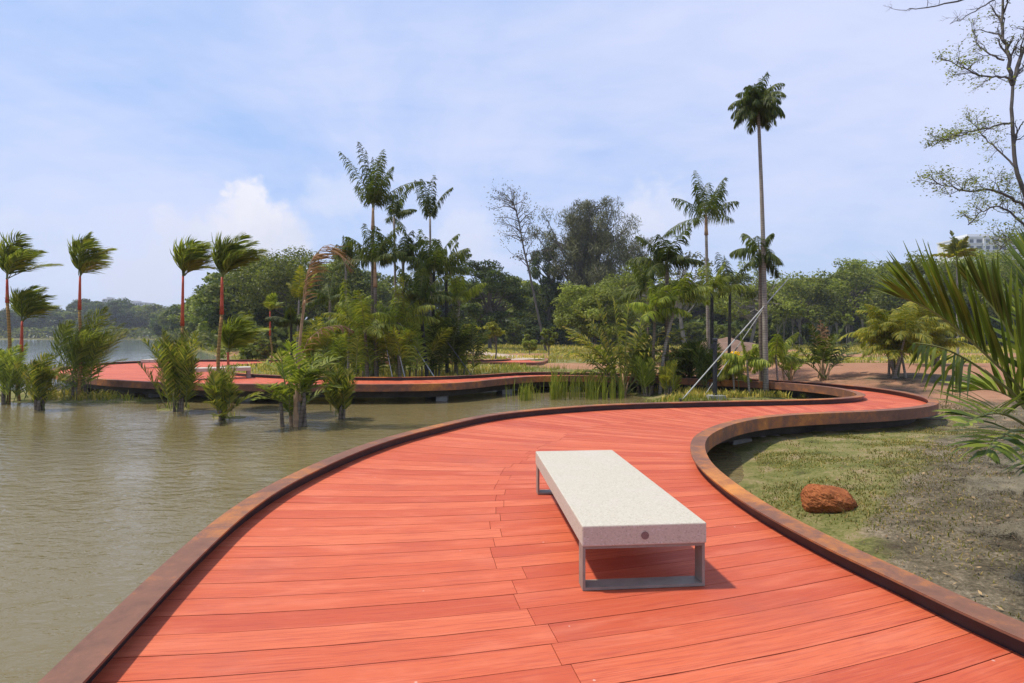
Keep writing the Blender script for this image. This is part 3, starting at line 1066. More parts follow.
# waterside and field grass, longer and looser
n = 90000
yy = 18 + 75 * rng.random(n) ** 1.7
xx = (rng.random(n) * 2 - 1) * (yy * .95) + 2
gzv = ground_z(xx, yy)
l_, r_, m_ = zones(xx, yy)
keep = (gzv > WATER_Z + .04) & (r_ < .38) & (m_ < .35) & (vnoise(xx, yy, .25, 43, 4) > .36) & deck_clear(xx, yy)
xx, yy, gzv = xx[keep], yy[keep], gzv[keep]
hh = rng.uniform(.07, .26, len(xx)) * (.4 + 1.2 * vnoise(xx, yy, .12, 44)) * (1 + yy * .006)
v, q = blades(xx, yy, gzv, hh, .012 + yy * .0016, .6, 4)
b = MB()
b.add(v, q)
tag(b.build('field_grass', M['grass_field']), 'rough straw green grass across the open field beyond the boardwalk', 'grass', kind='stuff')

# rank growth on the bank inside the bend and under the far arm
n = 26000
yy = rng.uniform(13.5, 31, n)
xx = rng.uniform(-14, 10.5, n)
gzv = ground_z(xx, yy)
_, rb_, mb__ = zones(xx, yy)
keep = (gzv > WATER_Z + .0) & (rb_ < .4) & (mb__ < .4) & (vnoise(xx, yy, .7, 47, 3) > .45) & deck_clear(xx, yy)
xx, yy, gzv = xx[keep], yy[keep], gzv[keep]
v, q = blades(xx, yy, gzv, rng.uniform(.08, .27, len(xx)), np.full(len(xx), .02), .8, 5)
b = MB()
b.add(v, q)
tag(b.build('bank_grass', M['reed']), 'rank green grass on the low banks between the boardwalk arms', 'grass', kind='stuff')

b = MB()
cl = rng.random((260, 2))
rx = rng.normal(0, 1, 2600)
px_ = np.concatenate([rng.choice(rng.uniform(548, 622, 34), 480) + rng.normal(0, 1.6, 480), rng.normal(526, 3, 90), rng.uniform(505, 545, 40)])
dd_ = np.concatenate([rng.uniform(18.8, 20.6, 480), rng.uniform(18.6, 19.4, 130)])
xx = (px_ - CX) / F * dd_
hh = rng.uniform(.4, 1.25, len(xx)) * (.6 + .7 * vnoise(xx, dd_, 2.0, 49)) * np.where(px_ < 540, .75, 1)
v, q = blades(xx, dd_, np.full(len(xx), WATER_Z), hh, np.full(len(xx), .021), .32, 6)
b.add(v, q)
tag(b.build('reeds', M['reed']), 'upright green reeds standing in the shallow water by the far arm', 'reeds', kind='stuff')

n = 9000
yy = 3.0 + 13 * rng.random(n) ** 1.3
xx = rng.uniform(2.2, 12, n)
gzv = ground_z(xx, yy)
l_, r_, m_ = zones(xx, yy)
keep = (rng.random(n) < .18 + .8 * m_) & (gzv > WATER_Z + .05) & deck_clear(xx, yy)
xx, yy, gzv = xx[keep], yy[keep], gzv[keep]
n = len(xx)
az = rng.uniform(0, 6.28, n)
ln = rng.uniform(.008, .032, n)
a_ = np.stack([np.cos(az), np.sin(az), rng.uniform(-.4, .4, n)], 1) * ln[:, None]
b_ = np.stack([-np.sin(az), np.cos(az), rng.uniform(-.6, .6, n)], 1) * (ln * rng.uniform(.15, .5, n))[:, None]
b = MB()
b.diamonds(np.stack([xx, yy, gzv + .025], 1), a_, b_)
n = 420
yy = 3.2 + 6.5 * rng.random(n)
xx = 2.6 + .5 * (yy - 4) + rng.random(n) ** 1.2 * 5
ok_ = deck_clear(xx, yy)
xx, yy = xx[ok_], yy[ok_]
n = len(xx)
az = rng.uniform(0, 6.28, n)
ln = rng.uniform(.03, .16, n)
a_ = np.stack([np.cos(az), np.sin(az), rng.uniform(-.2, .3, n)], 1) * ln[:, None]
b_ = np.stack([-np.sin(az), np.cos(az), np.zeros(n)], 1) * .004
b.diamonds(np.stack([xx, yy, ground_z(xx, yy) + .035], 1), a_, b_)
tag(b.build('leaf_litter', M['litter']), 'dry brown leaves and chips scattered over the soil and lawn', 'leaf litter', kind='stuff')

# ------------------------------------------------------------------ palms
UP = np.array([0, 0, 1.0])


def frond(mb, base, az, el, L, nl=26, droop=.9, wind=(0, 0, 0), ll=.5, lw=.04, hang=.6, fwd=.55, lift=.25, u0=.14, rr=.016, pts=None, lwind=None, segs=3, mi=0, mir=1, jit=.12, r=None, sd=1.0):
    r = r or rng
    wind = np.asarray(wind, float)
    lwind = wind * 1.2 if lwind is None else np.asarray(lwind, float)
    ah = np.array([math.cos(az), math.sin(az), 0])
    if pts is None:
        n = 12
        d = ah * math.cos(el) + UP * math.sin(el)
        p = np.asarray(base, float).copy()
        pts = [p.copy()]
        for k in range(n - 1):
            u = k / (n - 1)
            d = norm(d + (-UP * droop * (.35 + 1.3 * u) + wind * (.4 + u)) / (n - 1))
            p = p + d * L / (n - 1)
            pts.append(p.copy())
    pts = np.array(pts, float)
    n = len(pts)
    T = norm(np.gradient(pts, axis=0))
    S = norm(np.cross(T, UP) + 1e-6 * np.cross(ah, UP))
    if abs(el) > 1.2 and n == 12:
        S = norm(np.broadcast_to(np.cross(ah, UP), T.shape) + .4 * S)
    N = np.cross(S, T)
    mb.tube(pts[:, :], np.linspace(rr, rr * .3, n), 4, mir, caps=False)
    u = np.linspace(u0, .99, nl)
    u = np.repeat(u, 2) + r.normal(0, .4 / nl, nl * 2)
    u = np.clip(u, u0, 1)
    side = np.tile([1., -1.], nl)
    f = u * (n - 1)
    i0 = np.clip(f.astype(int), 0, n - 2)
    w_ = (f - i0)[:, None]
    it = lambda a: a[i0] * (1 - w_) + a[i0 + 1] * w_
    p, t, s, nn = it(pts), norm(it(T)), norm(it(S)), norm(it(N))
    prof = np.clip(np.sin(math.pi * (.16 + .80 * u)), .12, 1) ** .7
    ln = ll * prof * r.uniform(.85, 1.12, len(u))
    fw = fwd + 1.3 * np.clip(u - .7, 0, 1) / .3 * .8
    d = norm(t * (fw + r.normal(0, jit, len(u)))[:, None] + s * (side * sd)[:, None] + nn * (lift + r.normal(0, jit, len(u)))[:, None])
    q = p.copy()
    rows = []
    wf = np.array([.45, 1, .8, .08]) if segs == 3 else np.array([.5, 1, .08])
    hg = hang * r.uniform(.45, 1.5, len(u))
    for k in range(segs + 1):
        W = norm(t - d * (t * d).sum(1)[:, None])
        rows += [q - W * (lw * .5 * wf[k]), q + W * (lw * .5 * wf[k])]
        if k < segs:
            d = norm(d + (-UP[None] * hg[:, None] + lwind[None]) * (.6 if k == 0 else 1.0) / segs)
            q = q + d * (ln / segs)[:, None]
    m = len(u)
    v = np.stack(rows, 1).reshape(-1, 3)
    i = np.arange(m)[:, None] * (2 * (segs + 1))
    qd = np.concatenate([i + [2 * k, 2 * k + 1, 2 * k + 3, 2 * k + 2] for k in range(segs)])
    mb.add(v, qd, mi)


def crown(parent, base, nf, L, el=(85, 5), leaf='palm_dark', seed=0, az0=None, azspread=None, az_list=None, name='crown', rach='rachis', **kw):
    r = np.random.default_rng(seed + 100)
    mb = MB()
    for k in range(nf):
        f = k / max(nf - 1, 1)
        e = R(el[0] + (el[1] - el[0]) * f ** .85 + r.normal(0, 8))
        az = az_list[k % len(az_list)] if az_list else k * 2.39996 + seed * 1.7 + r.normal(0, .35)
        frond(mb, base + r.normal(0, .015, 3), az, e, L * r.uniform(.72, 1.15) * (.75 if f < .12 else 1), r=r, **kw)
    return mb.build(name, [M[leaf], M[rach]], parent)


def stem(parent, a, b_, r0, r1, mat_, bend=(0, 0, 0), name='trunk', sides=8, base_flare=1.25, n=10):
    a, b_ = np.asarray(a, float), np.asarray(b_, float)
    t = np.linspace(0, 1, n)[:, None]
    pts = a * (1 - t) + b_ * t + np.sin(t * math.pi) * np.asarray(bend, float)
    rad = np.linspace(r0, r1, n)
    rad[0] *= base_flare
    mb = MB()
    mb.tube(pts, rad, sides)
    return mb.build(name, mat_ if not isinstance(mat_, str) else M[mat_], parent, smooth=True)


WIND = np.array([1.0, .15, -.05])
G_RED = 'red stemmed palms standing in the shallows'
G_TALL = 'tall feather palms of the centre clump'
G_RIGHT = 'feather palms in the bend of the boardwalk'


def lipstick(label, px, py0, d, px1, py1, nf, L, shaft=.75, seed=1, leafset='palm_red', upright=1.0, stemmat='trunk_orange', group=G_RED, wind=1.0, ll=.7, el=(112, 50)):
    base = P(px, py0, d)
    base[2] = min(base[2], WATER_Z + .1) if py0 > 395 else base[2]
    top = P(px1, py1, d)
    t = thing('palm', label, 'palm', base, group)
    sh = top - (top - base) / np.linalg.norm(top - base) * shaft
    stem(t, base - [0, 0, .15], sh, .05, .042, stemmat, bend=(.10 * math.sin(seed * 2.3), 0, 0))
    stem(t, sh, top, .05, .03, 'shaft_red', name='crownshaft', base_flare=1.15, n=5)
    az = [(-.6 + 2.9 * ((k * .618) % 1)) - .9 for k in range(nf)]
    crown(t, top, nf, L * .88, el=el, leaf=leafset, seed=seed, az_list=az, wind=WIND * .62 * wind, lwind=WIND * 1.05 * wind, ll=ll, lw=.034, hang=.45, droop=.4, nl=34, fwd=1.05, lift=.45)
    return t


lipstick('tall red stemmed palm at the far left with crown blown sideways', 8, 402, 18.0, 7, 279, 9, 1.55, seed=1)
lipstick('short red stemmed palm with small blown crown beside the leftmost tall one', 20, 403, 18.4, 22, 321, 7, 1.25, seed=2, shaft=1.0)
lipstick('tall palm with bright red upper stem above the left bank clump', 78, 402, 18.6, 80, 276, 8, 1.5, seed=3, shaft=1.1)
lipstick('slender red stemmed palm behind the round waterside tuft on the left', 181, 404, 16.8, 183, 275, 9, 1.15, seed=4, shaft=1.5, el=(88, 35))
lipstick('tallest red stemmed palm of the left shallows, orange shaft under upright fronds', 221, 412, 15.2, 222, 277, 10, 1.35, seed=5, shaft=1.0, el=(100, 40))
lipstick('short crimson stemmed palm with yellowish fronds leaning over the crosswise bench', 229, 405, 16.2, 228, 352, 7, 1.15, seed=6, shaft=1.2, leafset='palm_mid')


def tuft(label, px, py, d, hgt, nf, leaf='palm_mid', wind=.6, seed=1, el=(90, 56), ll=.42, stub=None, group='leafy palm tufts rooted in the shallows', lw=.025, spread=.18, droop=.6, cat='palm', zoff=0., hang=.35, rise=.75):
    """a clumping palm: many fronds rising from the root, at several heights"""
    base = P(px, py, d)
    base[2] += zoff
    t = thing('clumping_palm', label, cat, base, group)
    r = np.random.default_rng(seed + 500)
    mb = MB()
    for k in range(nf):
        b0 = base + [r.normal(0, spread), r.normal(0, spread), 0]
        hb = hgt * .45 * r.random() ** 1.3
        e = R(el[0] + (el[1] - el[0]) * r.random() ** 1.6)
        az = r.uniform(0, 6.28)
        Lf = (hgt * 1.1 - hb) * r.uniform(.5, 1.0) * (.55 + .45 * math.sin(e))
        frond(mb, b0 + UP * hb + WIND * .08 * hb * wind, az, e, Lf, nl=32, jit=.2, droop=droop, wind=WIND * wind, lwind=WIND * wind * .9, ll=ll * min(1, .55 + Lf / 3), lw=lw, hang=hang, fwd=1.25, lift=.45, u0=.16, r=r, rr=.013)
    mb.build('fronds', [M[leaf], M['rachis']], t)
    ns = stub or 4
    for k in range(ns):
        a = base + [r.normal(0, spread * .6), r.normal(0, spread * .6), -.2]
        stem(t, a, a + [r.normal(.03, .05), r.normal(0, .05), .2 + hgt * r.uniform(.12, .3)], .045, .03, 'trunk_brown', name='cane', sides=6, n=5)
    return t


tuft('dense dark palm tuft on the bank at the left edge of the picture', 10, 404, 18.0, 1.95, 24, 'palm_red', .6, 1, spread=.3)
tuft('low palm tuft with a shaggy brown foot standing in water at left', 38, 411, 16.4, 1.65, 18, 'palm_tuft', .6, 2, spread=.09, stub=9)
tuft('tall windswept palm thicket on the left bank against the lake', 78, 401, 18.7, 3.0, 34, 'palm_red', .75, 3, spread=.2, ll=.5)
tuft('bushy palm tuft standing before the far platform, left of the crosswise bench', 178, 412, 16.0, 2.1, 34, 'palm_tuft', .12, 4, spread=.15)
tuft('spreading low palm tuft at the water surface below the tallest red stem', 221, 420, 14.5, 1.3, 22, 'palm_tuft', .15, 5, spread=.14, el=(85, 30))
tuft('small green palm tuft in the water right of the withered palm', 341, 417, 14.7, 1.25, 18, 'palm_tuft', .1, 6, spread=.1)


# the withered palm
def withered():
    base = P(297, 426, 13.5)
    t = thing('clumping_palm', 'withered palm clump with brown stems and one tall dead frond', 'palm', base)
    r = np.random.default_rng(77)
    for k in range(9):
        a = base + [r.normal(0, .13), r.normal(0, .1), -.2]
        stem(t, a, a + [r.normal(0, .07), r.normal(0, .07), r.uniform(.7, 1.25)], .055, .035, 'shaft_tan' if k % 2 else 'trunk_brown', name='cane', sides=7, n=5)
    mb = MB()
    for k in range(26):
        hb = r.uniform(.05, 1.15)
        frond(mb, base + [r.normal(0, .15), r.normal(0, .12), hb], r.uniform(0, 6.28), R(r.uniform(20, 82)), r.uniform(.7, 1.25), nl=15, droop=.8, wind=WIND * .35, ll=.42, lw=.045, hang=.4, fwd=.8, lift=.4, r=r)
    mb.build('fronds', [M['palm_mid'], M['rachis']], t)
    top = P(305, 300, 13.5)
    stem(t, base + [.08, 0, .6], top, .045, .03, 'shaft_tan', bend=(-.08, 0, 0))
    mb = MB()
    q = [P(x, y, 13.5) for x, y in ((305, 300), (307, 278), (312, 262), (319, 251), (330, 249), (341, 256), (347, 268))]
    frond(mb, None, 0, 0, 1, pts=q, nl=30, ll=.75, lw=.035, hang=.8, fwd=.9, lift=.1, lwind=WIND * .8, u0=.1)
    q = [P(x, y, 13.4) for x, y in ((302, 318), (304, 290), (309, 268), (315, 256))]
    frond(mb, None, 0, 0, 1, pts=q, nl=22, ll=.55, lw=.03, hang=.5, fwd=1.0, lift=.1, lwind=WIND * .9, u0=.1)
    mb.build('dead_frond', [M['palm_dead'], M['rachis_dead']], t)
    mb = MB()
    q = [P(x, y, 13.6) for x, y in ((300, 360), (308, 340), (322, 328), (340, 325), (352, 330))]
    frond(mb, None, 0, 0, 1, pts=q, nl=18, ll=.45, lw=.035, hang=1.2, fwd=.8, lift=0, u0=.1)
    mb.build('dead_frond', [M['palm_dead'], M['rachis_dead']], t)


withered()


def feather(label, px0, py0, d, px1, py1, nf, L, el=(85, 0), leaf='palm_dark', trunk='trunk_grey', seed=1, group=G_TALL, r0=.085, r1=.06, shaft=None, ll=.6, lw=.038, hang=3.2, droop=1.0, bend=(0, 0, 0), nl=42, gz=True, az_list=None, lift=.1, wind=(.12, 0, 0), lower=None):
    base = P(px0, py0, d)
    if gz:
        base[2] = float(ground_z(base[0], base[1]))
    top = P(px1, py1, d)
    t = thing('palm', label, 'palm', base, group)
    e = top
    if shaft:
        e = top - norm(top - base) * shaft[1]
        stem(t, e, top, r1 * 1.35, r1 * .8, shaft[0], name='crownshaft', n=5, base_flare=1.1)
    stem(t, base - UP * .2, e, r0, r1, trunk, bend=bend, n=14)
    crown(t, top, nf, L, el=el, leaf=leaf, seed=seed, ll=ll, lw=lw, hang=hang, droop=droop, nl=nl, fwd=.5, lift=lift, az_list=az_list, wind=wind)
    if lower:
        for (fr_, nf2, L2) in lower:
            crown(t, base + (top - base) * fr_, nf2, L2, el=(60, 0), leaf=leaf, seed=seed + 50, ll=ll, lw=lw, hang=hang, droop=droop, nl=nl, fwd=.5, name='side_shoot')
    return t


# centre clump, d about 24
feather('tallest palm of the centre clump, dark fronds fanned high with a tan shaft', 372, 377, 23.5, 373, 208, 14, 2.45, (100, 50), seed=1, trunk='trunk_brown', shaft=('shaft_tan', .9), ll=.5, hang=3.0)
feather('thin palm with a small drooping crown just right of the tallest one', 397, 377, 25, 394, 217, 8, 1.45, (85, 5), seed=2, r0=.06, r1=.045, ll=.42)
feather('slender palm with a narrow upright feathery crown, right of the centre clump', 432, 377, 25.5, 430, 219, 6, 1.9, (88, 52), seed=3, r0=.06, r1=.045, ll=.42)
feather('grey stemmed palm with a flat dark crown left of the tallest one', 345, 372, 27, 346, 258, 9, 1.35, (92, 15), seed=4, r0=.07, r1=.05, ll=.45)
feather('palm with tan stem and full crown in front of the tallest trunk', 376, 380, 22.6, 375, 262, 12, 1.7, (95, 25), seed=5, trunk='trunk_brown', shaft=('shaft_tan', 1.0), ll=.55)
feather('mid height palm crowded between the tallest palm and the bushy dark one', 404, 377, 25, 403, 258, 10, 1.6, (92, 22), seed=6, ll=.5)
feather('bushy dark palm with many hanging fronds at the right of the centre clump', 432, 378, 24, 434, 272, 13, 1.75, (95, 28), leaf='palm_dark', seed=7, trunk='trunk_black', ll=.6)
feather('dark palm with fronds arching right over the gap beside the broad tree', 447, 377, 25, 446, 270, 11, 1.8, (92, 22), seed=8, trunk='trunk_black', ll=.55)
feather('short dense palm low in the centre clump behind the white stay', 428, 379, 23, 420, 300, 10, 1.6, (92, 25), seed=9, trunk='trunk_black', ll=.55)
feather('low palm with long pale arching fronds over the boardwalk, left of the stays', 368, 381, 22.3, 365, 330, 9, 2.1, (70, 15), leaf='palm_mid', seed=10, trunk='trunk_brown', ll=.5, hang=1.7)
feather('low leafy palm with arching fronds at the foot of the mid height palm', 400, 380, 22.6, 398, 322, 10, 1.9, (80, 10), leaf='palm_mid', seed=11, trunk='trunk_brown', ll=.5)
feather('small palm with drooping crown at the left foot of the centre clump', 348, 379, 23.2, 349, 318, 9, 1.4, (80, 5), leaf='palm_mid', seed=12, r0=.06, r1=.045, ll=.4)
feather('short brown stemmed palm behind the left foot of the centre clump', 329, 374, 27, 330, 300, 9, 1.5, (80, 5), seed=13, leaf='palm_dark', ll=.45)
feather('palm with yellowish crown on the right fringe of the centre clump', 455, 377, 25.5, 459, 300, 9, 1.5, (90, 15), leaf='palm_mid', seed=14, ll=.5)
feather('dwarf dark palm on a black trunk left of the withered palm', 292, 380, 23.5, 291, 322, 10, .95, (80, 0), leaf='palm_dark', seed=15, r0=.06, r1=.05, trunk='trunk_black', ll=.35)
feather('young palm with lime fronds rising behind the withered palm', 296, 378, 25, 299, 300, 6, 1.3, (88, 55), leaf='palm_yellow', seed=16, r0=.05, r1=.04, ll=.35, hang=0.8)
lipstick('small distant palm with a scarlet shaft behind the far boardwalk arm', 270, 368, 29, 270, 311, 6, .95, seed=17, shaft=1.25, group=None, wind=.15, leafset='palm_mid', el=(88, 30), ll=.4)

for k_, (lab, px, py, d, h, n, lf, sp_) in enumerate([
        ('low mass of palm fronds at the foot of the tallest palm', 374, 380, 23.0, 2.6, 26, 'palm_mid', .5),
        ('low mass of palm fronds between the near upright stay and the long white stay', 412, 380, 23.2, 2.7, 28, 'palm_mid', .5),
        ('dark mass of palm fronds at the foot of the bushy dark palm', 437, 379, 24.2, 3.0, 22, 'palm_dark', .5),
        ('loose palm tuft at the right foot of the centre clump', 460, 377, 25.0, 2.3, 20, 'palm_mid', .45),
        ('palm tuft at the left foot of the centre clump under the grey stem', 350, 378, 25.0, 2.4, 24, 'palm_mid', .5),
        ('yellowish palm tuft behind the withered palm on the far bank', 318, 376, 25.5, 2.5, 22, 'palm_yellow', .4),
        ('palm tuft among trunks right behind the long white stay', 424, 376, 26.5, 3.0, 18, 'palm_dark', .6)]):
    tuft(lab, px, py, d, h, n, lf, .12, 90 + k_, spread=sp_, group='palm tufts under the centre clump', ll=.6, lw=.034, hang=1.4, droop=.9, stub=3)

# palms in the bend, right of centre
feather('very tall thin palm with a dense ball shaped crown, highest in the picture', 766, 398, 18.6, 758, 104, 46, .95, (100, -25), seed=21, group=G_RIGHT, r0=.095, r1=.05, ll=.42, lw=.026, hang=3.6, droop=1.7, bend=(.05, 0, 0), trunk='trunk_grey')
t_ = feather('palm with a ragged crown half way up the very tall thin palm', 761, 398, 18.9, 760, 252, 9, 1.05, (88, -30), seed=22, group=G_RIGHT, r0=.07, r1=.05, ll=.5, lw=.036, hang=3.8, droop=1.2, trunk='trunk_brown')
feather('tall palm with wide drooping feather fronds left of the very tall one', 709, 372, 24, 706, 216, 12, 2.0, (86, 2), seed=23, group=G_RIGHT, shaft=('shaft_tan', .8), ll=.62, lw=.036, hang=3.4, droop=.8)
feather('palm with broad dark fronds between the two tallest palms of the bend', 729, 372, 25.5, 730, 292, 10, 2.0, (85, 5), seed=24, group=G_RIGHT, ll=.55, lw=.036, hang=2.8, trunk='trunk_black')
feather('palm with glossy leaning crown on a thin brown stem above the reeds palm', 667, 389, 20.5, 667, 264, 11, 1.45, (90, 5), seed=25, group=G_RIGHT, leaf='palm_dark', trunk='trunk_brown', ll=.55, lw=.038, hang=2.6)
feather('drooping yellow green palm low beside the thin brown stem', 652, 392, 20, 655, 310, 9, 1.25, (85, 0), seed=26, group=G_RIGHT, leaf='palm_mid', trunk='trunk_brown', ll=.5, hang=2.3, r0=.06, r1=.05)
feather('palm on a bent pale trunk between the thin brown stem and the black post', 660, 393, 19.8, 678, 300, 9, 1.35, (85, 0), seed=27, group=G_RIGHT, leaf='palm_mid', trunk='trunk_grey', ll=.5, hang=2.3, bend=(-.15, 0, 0), r0=.07, r1=.05)
feather('dark palm with a black trunk directly behind the black post', 712, 385, 22.5, 712, 290, 9, 1.5, (80, 0), seed=28, group=G_RIGHT, leaf='palm_mid', trunk='trunk_black', ll=.5, hang=2.5)
feather('small palm with short dark crown left of the glossy leaning crown', 648, 389, 22, 648, 290, 8, 1.4, (85, 5), seed=29, group=G_RIGHT, leaf='palm_dark', trunk='trunk_brown', ll=.45, r0=.05, r1=.04)

G_LOW = 'young palms planted inside the bend'
feather('young yellowing palm on a thin pale stem left of the tall ball crowned trunk', 750, 398, 18.4, 747, 360, 9, .95, (80, -10), seed=31, group=G_LOW, leaf='palm_mid', trunk='trunk_grey', ll=.38, r0=.04, r1=.03)
feather('young palm with small green crown right of the tall ball crowned trunk', 779, 392, 19.5, 776, 358, 8, 1.1, (80, 0), seed=32, group=G_LOW, leaf='palm_mid', trunk='trunk_grey', ll=.4, r0=.04, r1=.03)
feather('small palm with pale yellow lower fronds right of the black post', 735, 394, 19.2, 733, 372, 8, .8, (75, -10), seed=33, group=G_LOW, leaf='palm_yellow', trunk='trunk_grey', ll=.32, r0=.035, r1=.03)
tuft('low dark leafy palm around the foot of the black post', 708, 393, 19.6, 1.7, 20, 'palm_dark', 0, 34, spread=.2, group=G_LOW)
tuft('low yellow green palm at the foot of the bent pale trunk', 668, 394, 19.3, 1.1, 12, 'palm_yellow', 0, 35, spread=.1, group=G_LOW)
tuft('low leafy palm between the pale canes left of the bent trunk', 646, 393, 19.8, 1.35, 14, 'palm_mid', 0, 36, spread=.14, group=G_LOW)

tuft('dark leafy palm filling the gap behind the bent pale trunk', 684, 387, 21.2, 1.7, 18, 'palm_dark', 0, 37, spread=.25, group=G_LOW, lw=.04, ll=.5)
tuft('leafy green palm between the arching palm and the pale canes', 640, 389, 21.0, 1.9, 18, 'palm_mid', 0, 38, spread=.22, group=G_LOW, lw=.04, ll=.5)

# yellow flower spathe by the stays
sp = thing('palm_flower', 'bright yellow flower head beside the white stay in the bend', 'flower', P(735, 354, 19.0))
mb = MB()
for k in range(46):
    r = rng.normal(0, 1, 3)
    r /= np.linalg.norm(r)
    c = P(735, 354, 19.0) + r * [.16, .12, .09]
    s_ = norm(np.cross(r, rng.normal(0, 1, 3)))
    mb.diamonds(c[None], (s_ * .05)[None], (np.cross(r, s_) * .03)[None])
mb.build('flower_head', M['flower_yellow'], sp)
mb = MB()
mb.tube([P(739, 392, 19.2), P(738, 370, 19.1), P(735, 356, 19.0)], .018, 6)
mb.build('stalk', M['rachis'], sp)


def arching(label, px, py, d, specs, leaf, seed, group=None, ll=.5, lw=.045, hang=.7, canes=5, cane_mat='shaft_tan', lift=.35):
    base = P(px, py, d)
    base[2] = max(float(ground_z(base[0], base[1])), WATER_Z)
    t = thing('clumping_palm', label, 'palm', base, group)
    r = np.random.default_rng(seed)
    mb = MB()
    for (az, el, L, dr) in specs:
        frond(mb, base + [r.normal(0, .08), r.normal(0, .08), .05], R(az), R(el), L, nl=30, droop=dr, ll=ll, lw=lw, hang=hang, fwd=.7, lift=lift, u0=.3, rr=.022, r=r)
    mb.build('fronds', [M[leaf], M['rachis']], t)
    for k in range(canes):
        a = base + [r.normal(0, .1), r.normal(0, .1), -.2]
        stem(t, a, a + [r.normal(0, .08), r.normal(0, .08), r.uniform(.6, 1.1)], .045, .03, cane_mat, name='cane', sides=6, n=4)
    return t


arching('large palm with long arching fronds from its root, right of the reeds', 624, 396, 20.4,
        [(180, 72, 3.6, 1.1), (160, 64, 3.3, 1.1), (200, 60, 3.2, 1.15), (0, 74, 3.7, 1.0), (20, 66, 3.3, 1.1), (-25, 64, 3.2, 1.1), (185, 80, 3.7, .9), (170, 52, 2.9, 1.1),
         (-5, 82, 3.8, .8), (205, 54, 2.8, 1.1), (-15, 55, 2.9, 1.1), (10, 50, 2.7, 1.1), (176, 86, 3.4, .7), (4, 88, 3.3, .8), (190, 66, 3.0, 1.2), (-8, 62, 3.1, 1.2), (150, 74, 3.2, 1.0), (30, 76, 3.3, 1.0), (195, 44, 2.3, 1.1), (0, 44, 2.3, 1.1)], 'palm_tuft', 61, ll=.66, lw=.055, hang=.8, lift=.3)
arching('dark green arching palm with a withered brown top beyond the outer loop', 823, 384, 21.5,
        [(180, 60, 2.1, 1.1), (165, 48, 1.9, 1.1), (0, 62, 2.1, .9), (15, 50, 1.9, 1.0), (90, 75, 1.9, .7), (-90, 70, 1.9, .9), (200, 75, 2.2, .8), (-10, 76, 2.2, .8), (140, 70, 2.0, .8), (40, 66, 2.0, .8)],
        'palm_dark', 62, ll=.42)
for o in [x for x in COL.objects if x.get('label', '').startswith('dark green arching palm')]:
    mb = MB()
    bq = np.array(o.location)
    for (az, el, L) in ((80, 84, 2.25), (120, 80, 2.1), (40, 82, 2.0)):
        frond(mb, bq, R(az), R(el), L, nl=16, droop=.3, ll=.32, lw=.04, hang=1.5, u0=.6, fwd=.8, rr=.02)
    mb.build('dead_frond', [M['palm_dead'], M['rachis_dead']], o)
arching('small green palm tuft left of the withered topped palm by the earth road', 790, 380, 22.5,
        [(180, 60, 1.3, 1.1), (0, 62, 1.3, .9), (90, 75, 1.3, .7), (-90, 70, 1.2, .9), (140, 70, 1.3, .8), (40, 66, 1.3, .8)], 'palm_mid', 63, ll=.3)


# yellow clumping palms on the dirt
def golden(label, px, py, d, H, n, seed, leaf='palm_yellow'):
    base = P(px, py, d)
    base[2] = float(ground_z(base[0], base[1]))
    t = thing('clumping_palm', label, 'palm', base, 'golden clumping palms on the bare soil')
    r = np.random.default_rng(seed)
    mb = MB()
    for k in range(n):
        a = base + [r.normal(0, .16), r.normal(0, .14), -.1]
        h = H * r.uniform(.2, .6)
        tp = a + [r.normal(0, .1 + .1 * h), r.normal(0, .1 + .1 * h), h]
        stem(t, a, tp, .045, .03, 'trunk_grey' if k % 3 else 'shaft_green', name='cane', sides=7, n=6)
        for j in range(8):
            frond(mb, tp, j * .8 + r.uniform(0, 1), R(r.uniform(20, 86)), H * r.uniform(.30, .48), nl=30, droop=1.7, ll=.42, lw=.034, hang=1.8, fwd=.7, lift=.3, u0=.14, r=r)
    mb.build('fronds', [M[leaf], M['rachis']], t)


golden('golden green clumping palm on bare soil just beyond the right end of the loop', 897, 382, 20, 3.3, 11, 71)
golden('yellow green clumping palm half hidden behind the big near frond', 936, 372, 24.5, 3.2, 8, 72)
feather('pale yellow green palm top standing before the white apartment block', 958, 350, 42, 957, 258, 8, 1.9, (88, 25), leaf='palm_yellow', seed=73, group=None, ll=.7, lw=.12, hang=.5, droop=.8)


